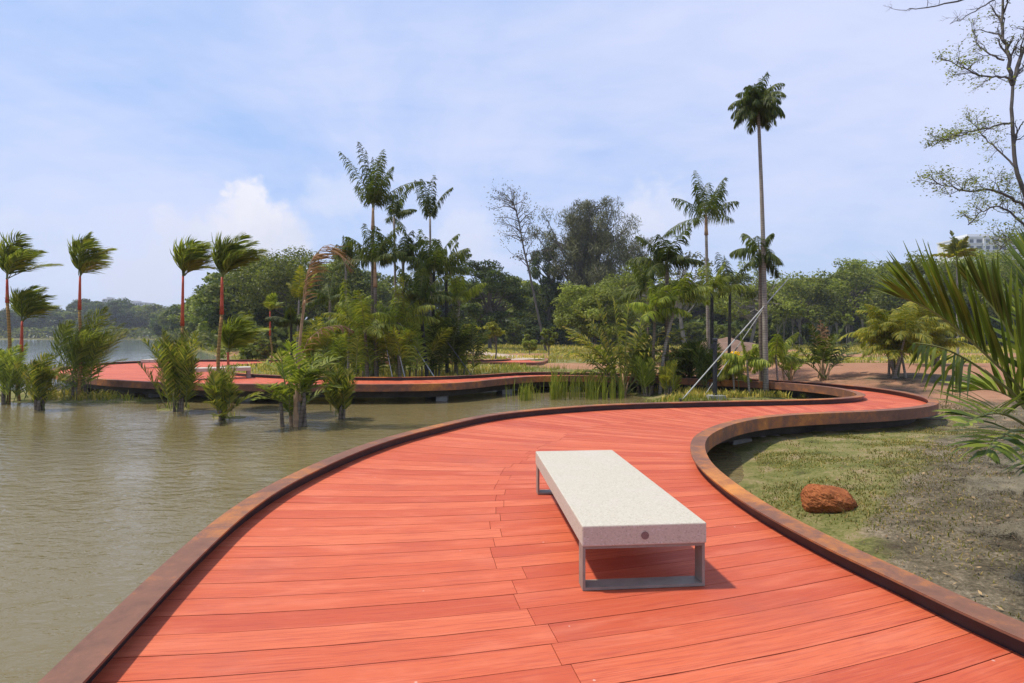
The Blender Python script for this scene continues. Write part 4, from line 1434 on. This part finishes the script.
# big near palm at the right edge
def near_palm():
    base = np.array([4.75, 4.75, 0.0])
    base[2] = float(ground_z(base[0], base[1]))
    t = thing('palm', 'large near palm leaning dark fronds in from the right edge', 'palm', base)
    stem(t, base - UP * .2, base + [.05, .02, .75], .13, .10, 'trunk_brown', sides=10)
    hub = base + [.05, .02, .7]

    def F_(pix, d0, d1, **kw):
        q = [hub]
        n_ = len(pix)
        for i_, (x_, y_) in enumerate(pix):
            q.append(P(x_, y_, d0 + (d1 - d0) * i_ / max(n_ - 1, 1)))
        mb_ = MB()
        # resample smoothly
        c3 = np.array(q)
        k_ = np.linspace(0, len(c3) - 1, 26)
        xs = np.stack([np.interp(k_, np.arange(len(c3)), c3[:, j]) for j in range(3)], 1)
        for _ in range(6):
            xs[1:-1] = .25 * xs[:-2] + .5 * xs[1:-1] + .25 * xs[2:]
        frond(mb_, None, 0, 0, 1, pts=xs, mi=0, mir=1, rr=.016, **kw)
        return mb_.build('frond', [M['palm_hero'], M['rachis']], t)
    # the long one sweeping left, blades lifted upright
    F_([(1030, 395), (1000, 368), (975, 344), (952, 324), (930, 309), (912, 300), (898, 297)], 4.6, 4.5, nl=60, ll=.80, lw=.022, hang=.18, fwd=1.45, lift=.44, sd=.5, u0=.16, jit=.09)
    # lower one with its blades hanging
    F_([(1020, 398), (992, 376), (965, 358), (940, 346), (915, 343)], 4.5, 4.2, nl=13, ll=.42, lw=.032, hang=2.8, fwd=.6, lift=-.5, sd=.5, u0=.55)
    # upright ones off the right
    F_([(1040, 385), (1022, 350), (1000, 318), (985, 296), (968, 282)], 4.7, 5.0, nl=46, ll=.6, lw=.030, hang=.0, fwd=1.4, lift=.5, sd=.6, u0=.2)
    F_([(1052, 380), (1045, 330), (1034, 280), (1028, 240)], 4.8, 5.4, nl=46, ll=.6, lw=.030, hang=.1, fwd=1.3, lift=.5, sd=.7, u0=.2)
    F_([(1060, 390), (1075, 330), (1090, 270)], 4.8, 5.2, nl=30, ll=.7, lw=.045, hang=.3, fwd=.7, lift=.6, u0=.2)
    # low side ones
    F_([(1020, 420), (1000, 412), (980, 415), (965, 425)], 4.4, 3.9, nl=16, ll=.42, lw=.042, hang=.5, fwd=.7, lift=.9, u0=.4)
    F_([(1030, 430), (1010, 430), (992, 442), (985, 455)], 4.4, 4.0, nl=14, ll=.4, lw=.042, hang=.8, fwd=.7, lift=.4, u0=.4)
    F_([(1035, 420), (1015, 398), (990, 388), (960, 392)], 4.6, 4.9, nl=18, ll=.45, lw=.04, hang=.4, fwd=.8, lift=.9, u0=.35)
    F_([(1060, 440), (1050, 450), (1030, 470)], 4.4, 4.0, nl=14, ll=.4, lw=.042, hang=1.0, fwd=.7, lift=.2, u0=.4)


near_palm()

# ------------------------------------------------------------------ stays, post
def stay(label, a, b_, r, mat_, group='stays propping the palms', name='support_stay'):
    o = thing(name, label, 'stay', np.asarray(a), group)
    mb = MB()
    a, b_ = np.asarray(a, float), np.asarray(b_, float)
    mb.tube([a, (a + b_) / 2, b_], r, 7)
    mb.build('rod', M[mat_], o)
    mb = MB()
    g = a.copy()
    mb.box(g + UP * .02, (.10, .10, .12))
    mb.build('ground_peg', M['cable_dark'], o)
    mb = MB()
    mb.tube([a * .5 + b_ * .5 - (b_ - a) * .02, a * .5 + b_ * .5 + (b_ - a) * .02], r * 1.8, 7)
    mb.build('turnbuckle', M['cable_dark'], o)


def foot(px, py, d):
    p = P(px, py, d)
    p[2] = max(float(ground_z(p[0], p[1])), WATER_Z)
    return p


stay('thick pale stay rod slanting up across the tall ball crowned trunk', P(681, 401, 17.2), P(788, 279, 19.0), .019, 'pole_grey')
stay('thin grey stay running beside the thick pale rod to the mid crown', foot(703, 398, 18.2), P(768, 302, 18.8), .012, 'pole_grey')
stay('dark stay slanting down right from the bent pale trunk', foot(700, 374, 23.6), P(672, 347, 21.5), .022, 'cable_dark')
stay('dark stay slanting down left to the arching palm above the reeds', foot(632, 372, 24), P(655, 350, 20.5), .022, 'cable_dark')
stay('long white stay slanting down right from the bushy dark palm', foot(441, 376, 21.6), P(396, 318, 23.5), .022, 'pole_grey')
stay('white stay near upright, second from the left in the centre clump', foot(407, 378, 21.6), P(392, 325, 23), .02, 'pole_grey')
stay('white stay leaning left of the others at the low arching fronds', foot(394, 378, 21.6), P(383, 330, 23), .018, 'pole_grey')
stay('dark wire stay at the right of the centre clump', foot(477, 376, 22.8), P(440, 332, 24), .018, 'cable_dark')


def post():
    b0 = foot(715, 400, 18.0)
    t = thing('lamp_post', 'slim black post with a ring top on a concrete footing', 'post', b0)
    mb = MB()
    mb.box(b0 + UP * .03, (.52, .52, .2))
    o = mb.build('footing', M['concrete'], t)
    mb = MB()
    tp = P(716, 338, 18.0)
    mb.tube([b0 + UP * .12, [b0[0], b0[1], tp[2] - .12]], .07, 12)
    mb.build('pole', M['black_paint_and_shade'], t)
    mb = MB()
    z = tp[2] - .12
    mb.tube([[b0[0], b0[1], z], [b0[0], b0[1], z + .03], [b0[0], b0[1], z + .09], [b0[0], b0[1], z + .12]], [.05, .085, .085, .04], 12)
    mb.build('cap', M['black_paint_and_shade'], t)
    mb = MB()
    mb.box([b0[0] - .09, b0[1] - .02, z - .14], (.09, .08, .14))
    mb.build('bracket', M['black_paint_and_shade'], t)


post()

# ------------------------------------------------------------------ broadleaf trees
def tree_parts(t, H, Rr, crown_c, crown_r, n_cl, n_lf, ls, leaf, bark, seed, trunk_r=None, flat=.62, cl=(.22, .36), lean=(0, 0), low=-.55, aspect=.55, hangs=0.0, limb_share=.7, shell=.4):
    """trunk with limbs, and a crown of leaf clumps at limb ends; local coordinates at the root"""
    r = np.random.default_rng(seed)
    tr = trunk_r or H * .022
    cc = np.array([lean[0], lean[1], crown_c])
    cr = np.array([Rr, Rr, crown_r])
    cen = []
    while len(cen) < n_cl:
        v = norm(r.normal(0, 1, 3)) * r.uniform(shell, 1) ** .6
        if v[2] < low:
            continue
        k = 1 + .25 * math.sin(3 * math.atan2(v[1], v[0]) + seed) + .12 * math.sin(5 * math.atan2(v[1], v[0]) + 2 * seed)
        cen.append(cc + v * cr * [k, k, 1] * r.uniform(.85, 1.08))
    cen = np.array(cen)
    mbl = MB()
    for c in cen:
        rc = Rr * r.uniform(*cl)
        n = int(n_lf * r.uniform(.7, 1.3))
        v = norm(r.normal(0, 1, (n, 3))) * (r.random((n, 1)) ** .42)
        p = c + v * rc * [1, 1, flat]
        nn = norm(v * [.6, .6, .8] + [0, 0, .5] + r.normal(0, .55, (n, 3)))
        a = norm(np.cross(nn, r.normal(0, 1, (n, 3))))
        if hangs:
            a = norm(a * (1 - hangs) + np.array([0, 0, -1.0]) * hangs + r.normal(0, .15, (n, 3)))
        b_ = norm(np.cross(nn, a))
        s = ls * r.uniform(.6, 1.35, (n, 1))
        mbl.diamonds(p, a * s, b_ * s * aspect)
    mbt = MB()
    top = np.array([lean[0] * .8, lean[1] * .8, crown_c + crown_r * .35])
    tt = np.linspace(0, 1, 8)[:, None]
    path = np.array([0, 0, -.3]) * (1 - tt) + top * tt + np.sin(tt * math.pi) * np.array([r.normal(0, .03 * H), r.normal(0, .03 * H), 0])
    mbt.tube(path, np.linspace(tr, tr * .25, 8), 8)
    for c in cen[r.random(len(cen)) < limb_share]:
        f = r.uniform(.35, .85)
        k = f * 7
        s0 = path[int(k)] + (path[min(int(k) + 1, 7)] - path[int(k)]) * (k - int(k))
        m_ = s0 * .45 + c * .55 + [0, 0, -.06 * Rr]
        mbt.tube([s0, m_ + r.normal(0, .04 * Rr, 3), c], [tr * .42, tr * .25, tr * .08], 5, caps=False)
    mbt.build('trunk', M[bark], t)
    mbl.build('crown', M[leaf], t)
    return t


def px_tree(label, px, py_top, d, rpx, leaf, seed, py_bot=None, group=None, n_cl=46, n_lf=110, ls=None, bark='bark', name='tree', crown_px=None, **kw):
    base = P(px, 345, d)
    base[2] = float(ground_z(base[0], base[1]))
    H = CAMH + (HY - py_top) / F * d - base[2]
    Rr = rpx / F * d
    t = thing(name, label, 'tree', (0, 0, 0), group)
    ch = (crown_px or (345 - py_top) * .72) / F * d / 2
    tree_parts(t, H, Rr * .86, H - ch * .98, ch * .92, n_cl, int(n_lf * (1.9 if not ls else 1.2)), ls or d * .0022, leaf, bark, seed, **kw)
    t.location = tuple(base)
    return t


px_tree('broad olive green tree behind the red stemmed palms, left of the centre clump', 292, 246, 62, 66, 'leaf_olive', 1, n_cl=85, n_lf=130, crown_px=84)
px_tree('rounded dark tree on the lake shore left of the broad olive tree', 240, 268, 74, 44, 'leaf_dark', 2, n_cl=60, crown_px=66)
px_tree('dark tree rising behind the left of the centre clump', 345, 262, 66, 40, 'leaf_dark', 3, n_cl=55, crown_px=76)
px_tree('dense layered dark tree right of the centre clump', 490, 256, 66, 42, 'leaf_dark', 4, n_cl=75, n_lf=120, crown_px=84, flat=.4, low=-.9)
px_tree('mounded pale green tree in the middle of the field edge', 597, 281, 52, 46, 'leaf_pale', 5, n_cl=120, n_lf=130, crown_px=62, low=-.8, cl=(.2, .3), bark='bark')
px_tree('tall wispy grey green tree, highest of the woods behind the field', 590, 189, 84, 58, 'leaf_grey', 6, n_cl=150, n_lf=210, crown_px=132, cl=(.13, .24), flat=1.0, hangs=.5, aspect=.14, ls=.30, low=-.95, shell=.1)
px_tree('second wispy grey tree just right of the tallest wispy one', 634, 216, 92, 30, 'leaf_grey', 7, n_cl=50, n_lf=170, crown_px=110, cl=(.2, .36), flat=1.0, hangs=.5, aspect=.14, ls=.30, low=-.95, shell=.1)
px_tree('dark wispy tree filling in left of the tallest wispy one', 548, 228, 88, 26, 'leaf_dark', 8, n_cl=48, n_lf=170, crown_px=108, cl=(.2, .36), flat=.9, hangs=.4, aspect=.18, ls=.30, low=-.95, shell=.1)
px_tree('spreading green tree with visible pale limbs right of the mounded pale tree', 640, 258, 66, 44, 'leaf_mid', 9, n_cl=55, n_lf=70, crown_px=76, bark='bark_pale')
px_tree('loose pale green tree behind the very tall thin palm', 748, 258, 72, 46, 'leaf_pale', 10, n_cl=50, n_lf=60, crown_px=78, bark='bark_pale', cl=(.16, .28))
px_tree('greyish sparse tree behind the wide feather fronded palm', 686, 236, 80, 38, 'leaf_grey', 11, n_cl=40, n_lf=26, crown_px=96, bark='bark_pale', cl=(.15, .26))
px_tree('big rounded tree on the right beyond the field', 852, 256, 88, 48, 'leaf_mid', 12, n_cl=80, n_lf=110, crown_px=76)
px_tree('dark tree right of the big rounded one beyond the field', 915, 252, 86, 44, 'leaf_olive', 13, n_cl=70, n_lf=110, crown_px=78)
px_tree('olive tree left of the big rounded one beyond the field', 802, 276, 84, 36, 'leaf_olive', 14, n_cl=55, n_lf=110, crown_px=60)
px_tree('tree whose top shows above the big near frond at the right', 978, 249, 90, 48, 'leaf_mid', 15, n_cl=60, n_lf=100, crown_px=64)
px_tree('tree at the right edge below the sparse branches', 1022, 256, 78, 44, 'leaf_olive', 16, n_cl=60, n_lf=100, crown_px=80)

# the thin half bare leaning tree
def bare_tree():
    d = 60
    b0 = P(546, 346, d)
    b0[2] = float(ground_z(b0[0], b0[1]))
    t = thing('tree', 'thin leaning half bare tree with twiggy top left of the wispy tree', 'tree', b0)
    mb, ml_ = MB(), MB()
    r = np.random.default_rng(9)
    tr = [b0] + [P(x, y, d) for x, y in ((537, 310), (530, 275), (524, 250), (520, 228), (516, 210), (512, 200))]
    mb.tube(tr, np.linspace(.16, .04, len(tr)), 6)
    for k in range(46):
        f = r.uniform(.35, 1) * (len(tr) - 1.001)
        i0 = int(f)
        p = tr[i0] + (tr[i0 + 1] - tr[i0]) * (f - i0)
        dr = norm([r.normal(0, 1), r.normal(0, .8), r.uniform(.1, 1.2)])
        if k < 3:
            dr = norm([-1, 0, .35 + .2 * k])
        L = r.uniform(.8, 2.8)
        q = [p, p + dr * L * .5 + [0, 0, .1], p + dr * L + r.normal(0, .2, 3)]
        mb.tube(q, [.05, .035, .015], 4, caps=False)
        for j in range(5):
            e = norm(dr + r.normal(0, .7, 3))
            s0 = q[1] + (q[2] - q[1]) * r.random()
            tip = s0 + e * r.uniform(.3, .9)
            mb.tube([s0, tip], [.025, .01], 3, caps=False)
            n = 26 if p[2] < 8.5 else 4
            pp_ = tip + r.normal(0, .28, (n, 3))
            a = norm(r.normal(0, 1, (n, 3))) * .12
            ml_.diamonds(pp_, a, norm(np.cross(a, r.normal(0, 1, (n, 3)))) * .05)
    mb.build('trunk', M['bark'], t)
    ml_.build('crown', M['leaf_grey'], t)


bare_tree()

# woods: prototypes then copies
protos = []
for k, (lf, fl, H) in enumerate([('leaf_olive', .6, 11), ('leaf_dark', .5, 10), ('leaf_mid', .65, 10.5), ('leaf_olive', .75, 12), ('leaf_dark', .7, 11), ('leaf_pale', .6, 9)]):
    t = thing('tree', None, 'tree', (0, 0, 0), None)
    tree_parts(t, H, H * .42, H * .53, H * .46, 70, 150, .27, lf, 'bark', 200 + k, flat=fl, low=-.92)
    protos.append(t)
used = set()


def wood(px, d, H, k, label, group, r):
    p = P(px, 345, d)
    z = float(ground_z(p[0], p[1]))
    o = protos[k]
    if k in used:
        o = copy_tree(protos[k])
    used.add(k)
    s = H / [11, 10, 10.5, 12, 11, 9][k]
    o.location = (p[0], p[1], z - .1)
    o.scale = (s * r.uniform(.9, 1.2), s * r.uniform(.9, 1.2), s)
    o.rotation_euler = (0, 0, r.uniform(0, 6.28))
    o['label'] = label
    o['group'] = group


r_ = np.random.default_rng(31)
# along the lake shore, running away to the left
LS = 'one of the like green trees along the lake shore left of the broad olive tree'
for k in range(26):
    f = k / 25
    px = 268 - 108 * f ** .8 + r_.normal(0, 4)
    d = 66 + 165 * f ** 1.5 + r_.uniform(0, 10)
    wood(px, d, r_.uniform(9, 12.0), int(r_.integers(0, 5)), LS, 'trees along the near lake shore', r_)
FS = 'one of the many distant trees lining the far lake shore'
for k in range(58):
    px = -40 + 225 * ((k + r_.random()) / 58)
    d = r_.uniform(286, 350)
    wood(px, d, r_.uniform(11, 19) * (1 + .25 * math.exp(-((px - 90) / 40) ** 2)), int(r_.integers(0, 5)), FS, 'trees on the far lake shore', r_)
FB = 'one of the like green trees in the wood edge behind the field'
for k in range(46):
    px = 335 + 720 * ((k + r_.random()) / 46)
    d = r_.uniform(92, 125)
    top = 284 + 10 * r_.normal() * .6 - (12 if px > 830 else 0) - (10 if px < 420 else 0)
    H = CAMH + (HY - top) / F * d
    wood(px, d, H, int(r_.integers(0, 6)), FB, 'trees of the wood edge behind the field', r_)
UB = 'one of the like low shrubs under the wood edge behind the field'
for k in range(44):
    px = 345 + 690 * ((k + r_.random()) / 44)
    d = r_.uniform(80, 94)
    wood(px, d, r_.uniform(2.6, 4.6), int(r_.integers(0, 6)), UB, 'shrubs under the wood edge', r_)

def undergrowth(label, pts, n, hmax, ls, leaf, seed):
    r = np.random.default_rng(seed)
    pts = np.array(pts, float)
    f = r.random(n) * (len(pts) - 1)
    i0 = f.astype(int)
    p = pts[i0] + (pts[np.minimum(i0 + 1, len(pts) - 1)] - pts[i0]) * (f - i0)[:, None]
    p = p + r.normal(0, 1, (n, 2)) * [2.0, 3.0]
    hh_ = hmax * (.35 + .9 * vnoise(p[:, 0], p[:, 1], .12, seed))
    q = np.c_[p, ground_z(p[:, 0], p[:, 1]) + hh_ * r.random(n) ** .8]
    q = q[ground_z(p[:, 0], p[:, 1]) > WATER_Z]
    nn = norm(r.normal(0, .6, (len(q), 3)) + [0, -.3, .7])
    a = norm(np.cross(nn, r.normal(0, 1, (len(q), 3))))
    sz = ls * r.uniform(.6, 1.3, (len(q), 1))
    m_ = MB()
    m_.diamonds(q, a * sz, np.cross(nn, a) * sz * .6)
    tag(m_.build('undergrowth', M[leaf]), label, 'undergrowth', kind='stuff')


undergrowth('dense low undergrowth along the far lake shore under the trees', [(-330, 292), (-165, 272), (-120, 205), (-90, 156)], 9000, 6.5, .75, 'leaf_olive', 81)
undergrowth('dense low undergrowth along the near lake shore behind the platform', [(-90, 156), (-51, 97), (-31, 66), (-20, 60)], 6000, 3.5, .4, 'leaf_olive', 82)
undergrowth('dense dark undergrowth closing the wood edge behind the field', [(-34, 80), (-5, 92), (20, 96), (60, 94), (100, 92)], 14000, 4.5, .42, 'leaf_dark', 83)

# young trees with thin poles before the right hand wood
yt = thing('young_tree', None, 'young tree', (0, 0, 0), None)
tree_parts(yt, 4.6, .75, 3.7, .85, 14, 50, .17, 'leaf_mid', 'bark_pale', 300, trunk_r=.05)
first = True
for k in range(14):
    px = 772 + 118 * (k + r_.uniform(.1, .9)) / 14
    d = r_.uniform(70, 80)
    p = P(px, 345, d)
    o = yt if first else copy_tree(yt)
    first = False
    o.location = (p[0], p[1], float(ground_z(p[0], p[1])))
    s = r_.uniform(.75, 1.15)
    o.scale = (s, s, s * r_.uniform(.9, 1.15))
    o.rotation_euler = (0, 0, r_.uniform(0, 6))
    o['label'] = 'one of the like thin young trees planted before the right hand wood'
    o['group'] = 'young trees before the right hand wood'


# lime saplings
def sapling(label, px, py0, d, py1, rpx, seed):
    b0 = P(px, py0, d)
    b0[2] = float(ground_z(b0[0], b0[1]))
    H = CAMH + (HY - py1) / F * d - b0[2]
    Rr = rpx / F * d
    t = thing('sapling', label, 'sapling', (0, 0, 0), 'lime green saplings by the pale path')
    tree_parts(t, H, Rr, H - Rr * 1.25, Rr * 1.35, 26, 45, .11, 'leaf_lime', 'bark', seed, trunk_r=.06, cl=(.3, .45))
    t.location = tuple(b0)


sapling('lime green sapling left of its twin by the pale path', 472, 350, 44, 323, 8, 401)
sapling('lime green sapling on a dark stem nearer the back boardwalk arm', 495, 357, 40, 321, 8.5, 402)
px_tree('upright leafy shrub in the field left of its darker neighbour', 530, 334, 46, 9, 'leaf_pale', 411, n_cl=22, n_lf=50, crown_px=18, ls=.14, name='shrub', low=-.9)['category'] = 'shrub'
px_tree('dark pointed shrub in the field below the thin leaning tree', 549, 326, 46, 9, 'leaf_mid', 412, n_cl=24, n_lf=60, crown_px=22, ls=.14, name='shrub', low=-.95)['category'] = 'shrub'
px_tree('low round bush on the grass behind the platform palms', 245, 345, 40, 22, 'leaf_mid', 413, n_cl=26, n_lf=60, crown_px=20, ls=.14, name='shrub', low=-.95)['category'] = 'shrub'
px_tree('yellow green bush behind the short crimson stemmed palm', 266, 336, 36, 10, 'leaf_pale', 414, n_cl=24, n_lf=60, crown_px=26, ls=.12, name='shrub', low=-.95)['category'] = 'shrub'

# ------------------------------------------------------------------ sparse branching tree at the upper right
def sparse_tree():
    d = 12.5
    b0 = P(1062, 400, d)
    b0[2] = float(ground_z(b0[0], b0[1]))
    t = thing('tree', 'sparse small leaved tree reaching dark bare branches in from the upper right', 'tree', b0)
    r = np.random.default_rng(12)
    mb, ml_ = MB(), MB()

    def leaves(p, n, s=.07):
        pp_ = p + r.normal(0, s, (n, 3)) * [1, 1, .5]
        nn = norm(np.array([0, 0, 1.0]) + r.normal(0, .5, (n, 3)))
        a = norm(np.cross(nn, r.normal(0, 1, (n, 3))))
        b_ = np.cross(nn, a)
        q = r.uniform(.016, .036, (n, 1))
        ml_.diamonds(pp_, a * q, b_ * q * .5)

    def branch(p, dr, L, rad, lev, leafy):
        n = 5
        q = [p]
        dd = dr.copy()
        for k in range(n):
            dd = norm(dd + r.normal(0, .20, 3) + [0, 0, .03])
            q.append(q[-1] + dd * L / n)
        q = np.array(q)
        mb.tube(q, np.linspace(rad, rad * .35, n + 1), 5 if lev < 2 else 3, caps=False)
        if lev < 3:
            for k in range(4 if lev < 2 else 3):
                i0 = r.integers(1, n + 1)
                e = norm(dd * .8 + r.normal(0, .6, 3) * [1, 1, .55])
                branch(q[i0], e, L * r.uniform(.42, .68), rad * .5, lev + 1, leafy)
        if leafy and lev >= 2:
            leaves(q[-1], int(r.integers(1, 5) * leafy))
            leaves(q[3], int(r.integers(0, 4) * leafy))

    def limb(pix, r0, r1, dd=0.0, twigs=9, leafy=1.0, L=.75):
        n = len(pix)
        q = np.array([P(x, y, d + dd * i_ / (n - 1)) for i_, (x, y) in enumerate(pix)])
        k = np.linspace(0, n - 1, n * 4)
        q = np.stack([np.interp(k, np.arange(n), q[:, j]) for j in range(3)], 1)
        for _ in range(2):
            q[1:-1] = .25 * q[:-2] + .5 * q[1:-1] + .25 * q[2:]
        q[1:-1] += r.normal(0, .012, (len(q) - 2, 3))
        mb.tube(q, np.linspace(r0, r1, len(q)), 7, caps=False)
        main = norm(q[-1] - q[0])
        for j in range(twigs):
            i0 = int(len(q) * (.25 + .74 * j / max(twigs - 1, 1)))
            i0 = min(i0, len(q) - 1)
            e = norm(main * .9 + r.normal(0, .55, 3) * [1, 1, .8] + [0, 0, .15])
            branch(q[i0], e, L * r.uniform(.45, .85) * (1 - .35 * j / twigs), r1 * 1.2, 1, leafy)
    limb0 = limb

    def limb(pix, r0, r1, dd=0.0, twigs=9, leafy=1.0, L=.75):
        limb0(pix, r0 * .72, r1 * .72, dd, int(twigs * 1.5), leafy, L)
    limb([(1064, 410), (1056, 330), (1043, 260), (1028, 205), (1015, 165), (1012, 120), (1013, 85)], .085, .042, .3, 3, .6)
    limb([(1013, 85), (1008, 55), (1002, 30), (1004, -10)], .06, .03, .2, 6, .5)
    limb([(1013, 85), (1022, 55), (1034, 20), (1040, -20)], .06, .03, -.3, 5, .5)
    limb([(1013, 80), (1000, 76), (983, 77), (966, 70), (950, 61)], .035, .010, -1.2, 10, .8, .6)
    limb([(1004, 60), (990, 55), (978, 45), (972, 30)], .03, .010, .6, 6, .6, .6)
    limb([(1012, 122), (990, 127), (970, 132), (955, 137), (938, 141)], .035, .010, -.6, 11, 1.2, .6)
    limb([(1016, 168), (1000, 150), (985, 138), (970, 120)], .03, .010, 1.0, 7, .9, .6)
    limb([(1030, 210), (1008, 196), (990, 188), (968, 192), (950, 186), (934, 184)], .045, .010, -.9, 13, 1.3, .65)
    limb([(1040, 245), (1015, 215), (998, 205), (980, 212), (968, 225)], .04, .010, .8, 9, 1.2, .65)
    limb([(1046, 270), (1026, 245), (1012, 235), (1000, 250)], .04, .010, .2, 8, 1.4, .6)
    limb([(1050, 280), (1035, 240), (1026, 215), (1018, 180)], .04, .010, 1.2, 9, 1.3, .65)
    # bare twigs hanging in along the top edge
    limb([(1042, -20), (990, -10), (955, 2), (925, 8), (900, 10)], .04, .006, -2.0, 5, .0, .5)
    limb([(1042, -20), (1000, -4), (975, 12), (950, 24)], .035, .006, -1.4, 7, .0, .45)
    mb.build('trunk', M['bark_dark'], t)
    ml_.build('crown', M['leaf_sparse'], t)


sparse_tree()

# ------------------------------------------------------------------ buildings and earth mound
M['wall_white'] = noisy_mat('wall_white', [(.3, (.62, .62, .61)), (.7, (.72, .72, .71))], .2, rough=.8)
M['window_dark'] = noisy_mat('window_dark', [(.3, (.05, .06, .07)), (.7, (.10, .115, .13))], .5, rough=.2, spec=.5)
M['wall_far'] = noisy_mat('wall_far', [(.3, (.48, .47, .47)), (.7, (.58, .56, .55))], .2, rough=.8)


def block(label, px0, px1, py_top, d, depth, nfl, ncol, mat_='wall_white', rz=0.0, steps=()):
    x0, x1 = (px0 - CX) / F * d, (px1 - CX) / F * d
    H = CAMH + (HY - py_top) / F * d
    t = thing('apartment_building', label, 'building', ((x0 + x1) / 2, d + depth / 2, 0))
    W_ = x1 - x0
    cx, cy = (x0 + x1) / 2, d + depth / 2
    mb = MB()
    mb.box((cx, cy, H / 2), (W_, depth, H))
    for k in range(ncol + 1):
        if k % 2 == 0:
            mb.box((x0 + W_ * k / ncol, d - .5, H / 2), (.9, 1.0, H - .4))
    mb.build('wall', M[mat_], t)
    mb = MB()
    mb.box((cx - W_ * .2, cy, H + 1.3), (W_ * .35, depth * .5, 2.6))
    mb.box((cx, cy, H + .35), (W_ + .6, depth + .6, .7))
    mb.build('roof', M[mat_], t)
    fh = H / nfl
    cnt = 0
    for i_ in range(nfl):
        for j in range(ncol):
            z = (i_ + .55) * fh
            if z < H * .35 or cnt > 98:
                continue
            mb = MB()
            mb.box((x0 + W_ * (j + .5) / ncol, d - .02, z), (W_ / ncol * .62, .14, fh * .52))
            mb.build('window', M['window_dark'], t)
            cnt += 1
    for i_ in range(nfl):
        z = (i_ + .2) * fh
        if z < H * .35:
            continue
        mb = MB()
        mb.box((cx, d - .35, z), (W_ - .8, .7, .3))
        mb.build('ledge', M[mat_], t)


block('white apartment block above the trees at the right edge', 967, 1032, 238, 260, 18, 15, 8)
block('lower white apartment wing stepping down behind the sparse tree', 1034, 1090, 262, 262, 18, 13, 8)
for k, (a, c, top, d, nf, nc) in enumerate([(103, 112, 299.5, 560, 14, 4), (114, 124, 301, 570, 13, 5), (127, 144, 303, 590, 12, 8)]):
    block(['far pale tower, first from the left above the lake woods', 'far pale tower, second from the left above the lake woods', 'far wide pale block right of the two towers above the lake woods'][k],
          a, c, top, d, 14, nf, nc, 'wall_far')


def mound(label, px, py, d, rx, ry, h):
    c = P(px, py, d)
    c[2] = float(ground_z(c[0], c[1]))
    n = 40
    u = np.linspace(-1, 1, n)
    U, V = np.meshgrid(u, u)
    q = np.hypot(U, V)
    z = h * np.clip(1 - q ** 2, 0, 1) ** 1.2 * (.8 + .5 * vnoise(U * 3, V * 3, 1.2, 61)) - .15
    i = np.arange(n - 1)[:, None] * n + np.arange(n - 1)[None, :]
    mb = MB()
    mb.add(np.stack([c[0] + U * rx, c[1] + V * ry, c[2] + z], -1), np.stack([i, i + 1, i + n + 1, i + n], -1).reshape(-1, 4))
    tag(mb.build('soil_mound', M['mound'], smooth=True), label, 'soil mound')


mound('heap of bare brown soil in the field behind the black post', 726, 346, 62, 5.0, 5, 1.3)


# pale path winding off from the end of the back arm
def path(pts, wdt):
    c = smooth_line(catmull(pts, 10)[0], 4)
    T = norm(np.gradient(c, axis=0))
    N = np.stack([T[:, 1], -T[:, 0]], 1)
    rows = [c + N * s * wdt / 2 for s in (-1, -.5, 0, .5, 1)]
    v = np.stack(rows, 1)
    z = ground_z(v[..., 0], v[..., 1]) + .05
    n = len(c)
    i = np.arange(n - 1)[:, None] * 5 + np.arange(4)[None, :]
    mb = MB()
    mb.add(np.concatenate([v, z[..., None]], -1), np.stack([i, i + 1, i + 6, i + 5], -1).reshape(-1, 4))
    tag(mb.build('path', M['path'], smooth=True), kind='structure')


path([(1.1, 37.5), (.4, 42), (-1.2, 48), (-3.6, 56), (-7, 66), (-12, 80)], 2.2)

# ------------------------------------------------------------------ air
mh = bpy.data.materials.new('haze_air')
mh.use_nodes = True
nt_ = NT(mh.node_tree)
nt_.n.clear()
pv = nt_.node('ShaderNodeVolumePrincipled')
pv.inputs['Color'].default_value = (.86, .91, 1.0, 1)
pv.inputs['Density'].default_value = .00042
pv.inputs['Anisotropy'].default_value = .2
oo = nt_.node('ShaderNodeOutputMaterial')
nt_.l.new(pv.outputs[0], oo.inputs['Volume'])
mb = MB()
x0, x1, y0, y1 = gx[0] - 5, gx[-1] + 5, gy[0] - 5, gy[-1] + 5
mb.box(((x0 + x1) / 2, (y0 + y1) / 2, 29), (x1 - x0, y1 - y0, 62))
tag(mb.build('haze', mh), kind='stuff')
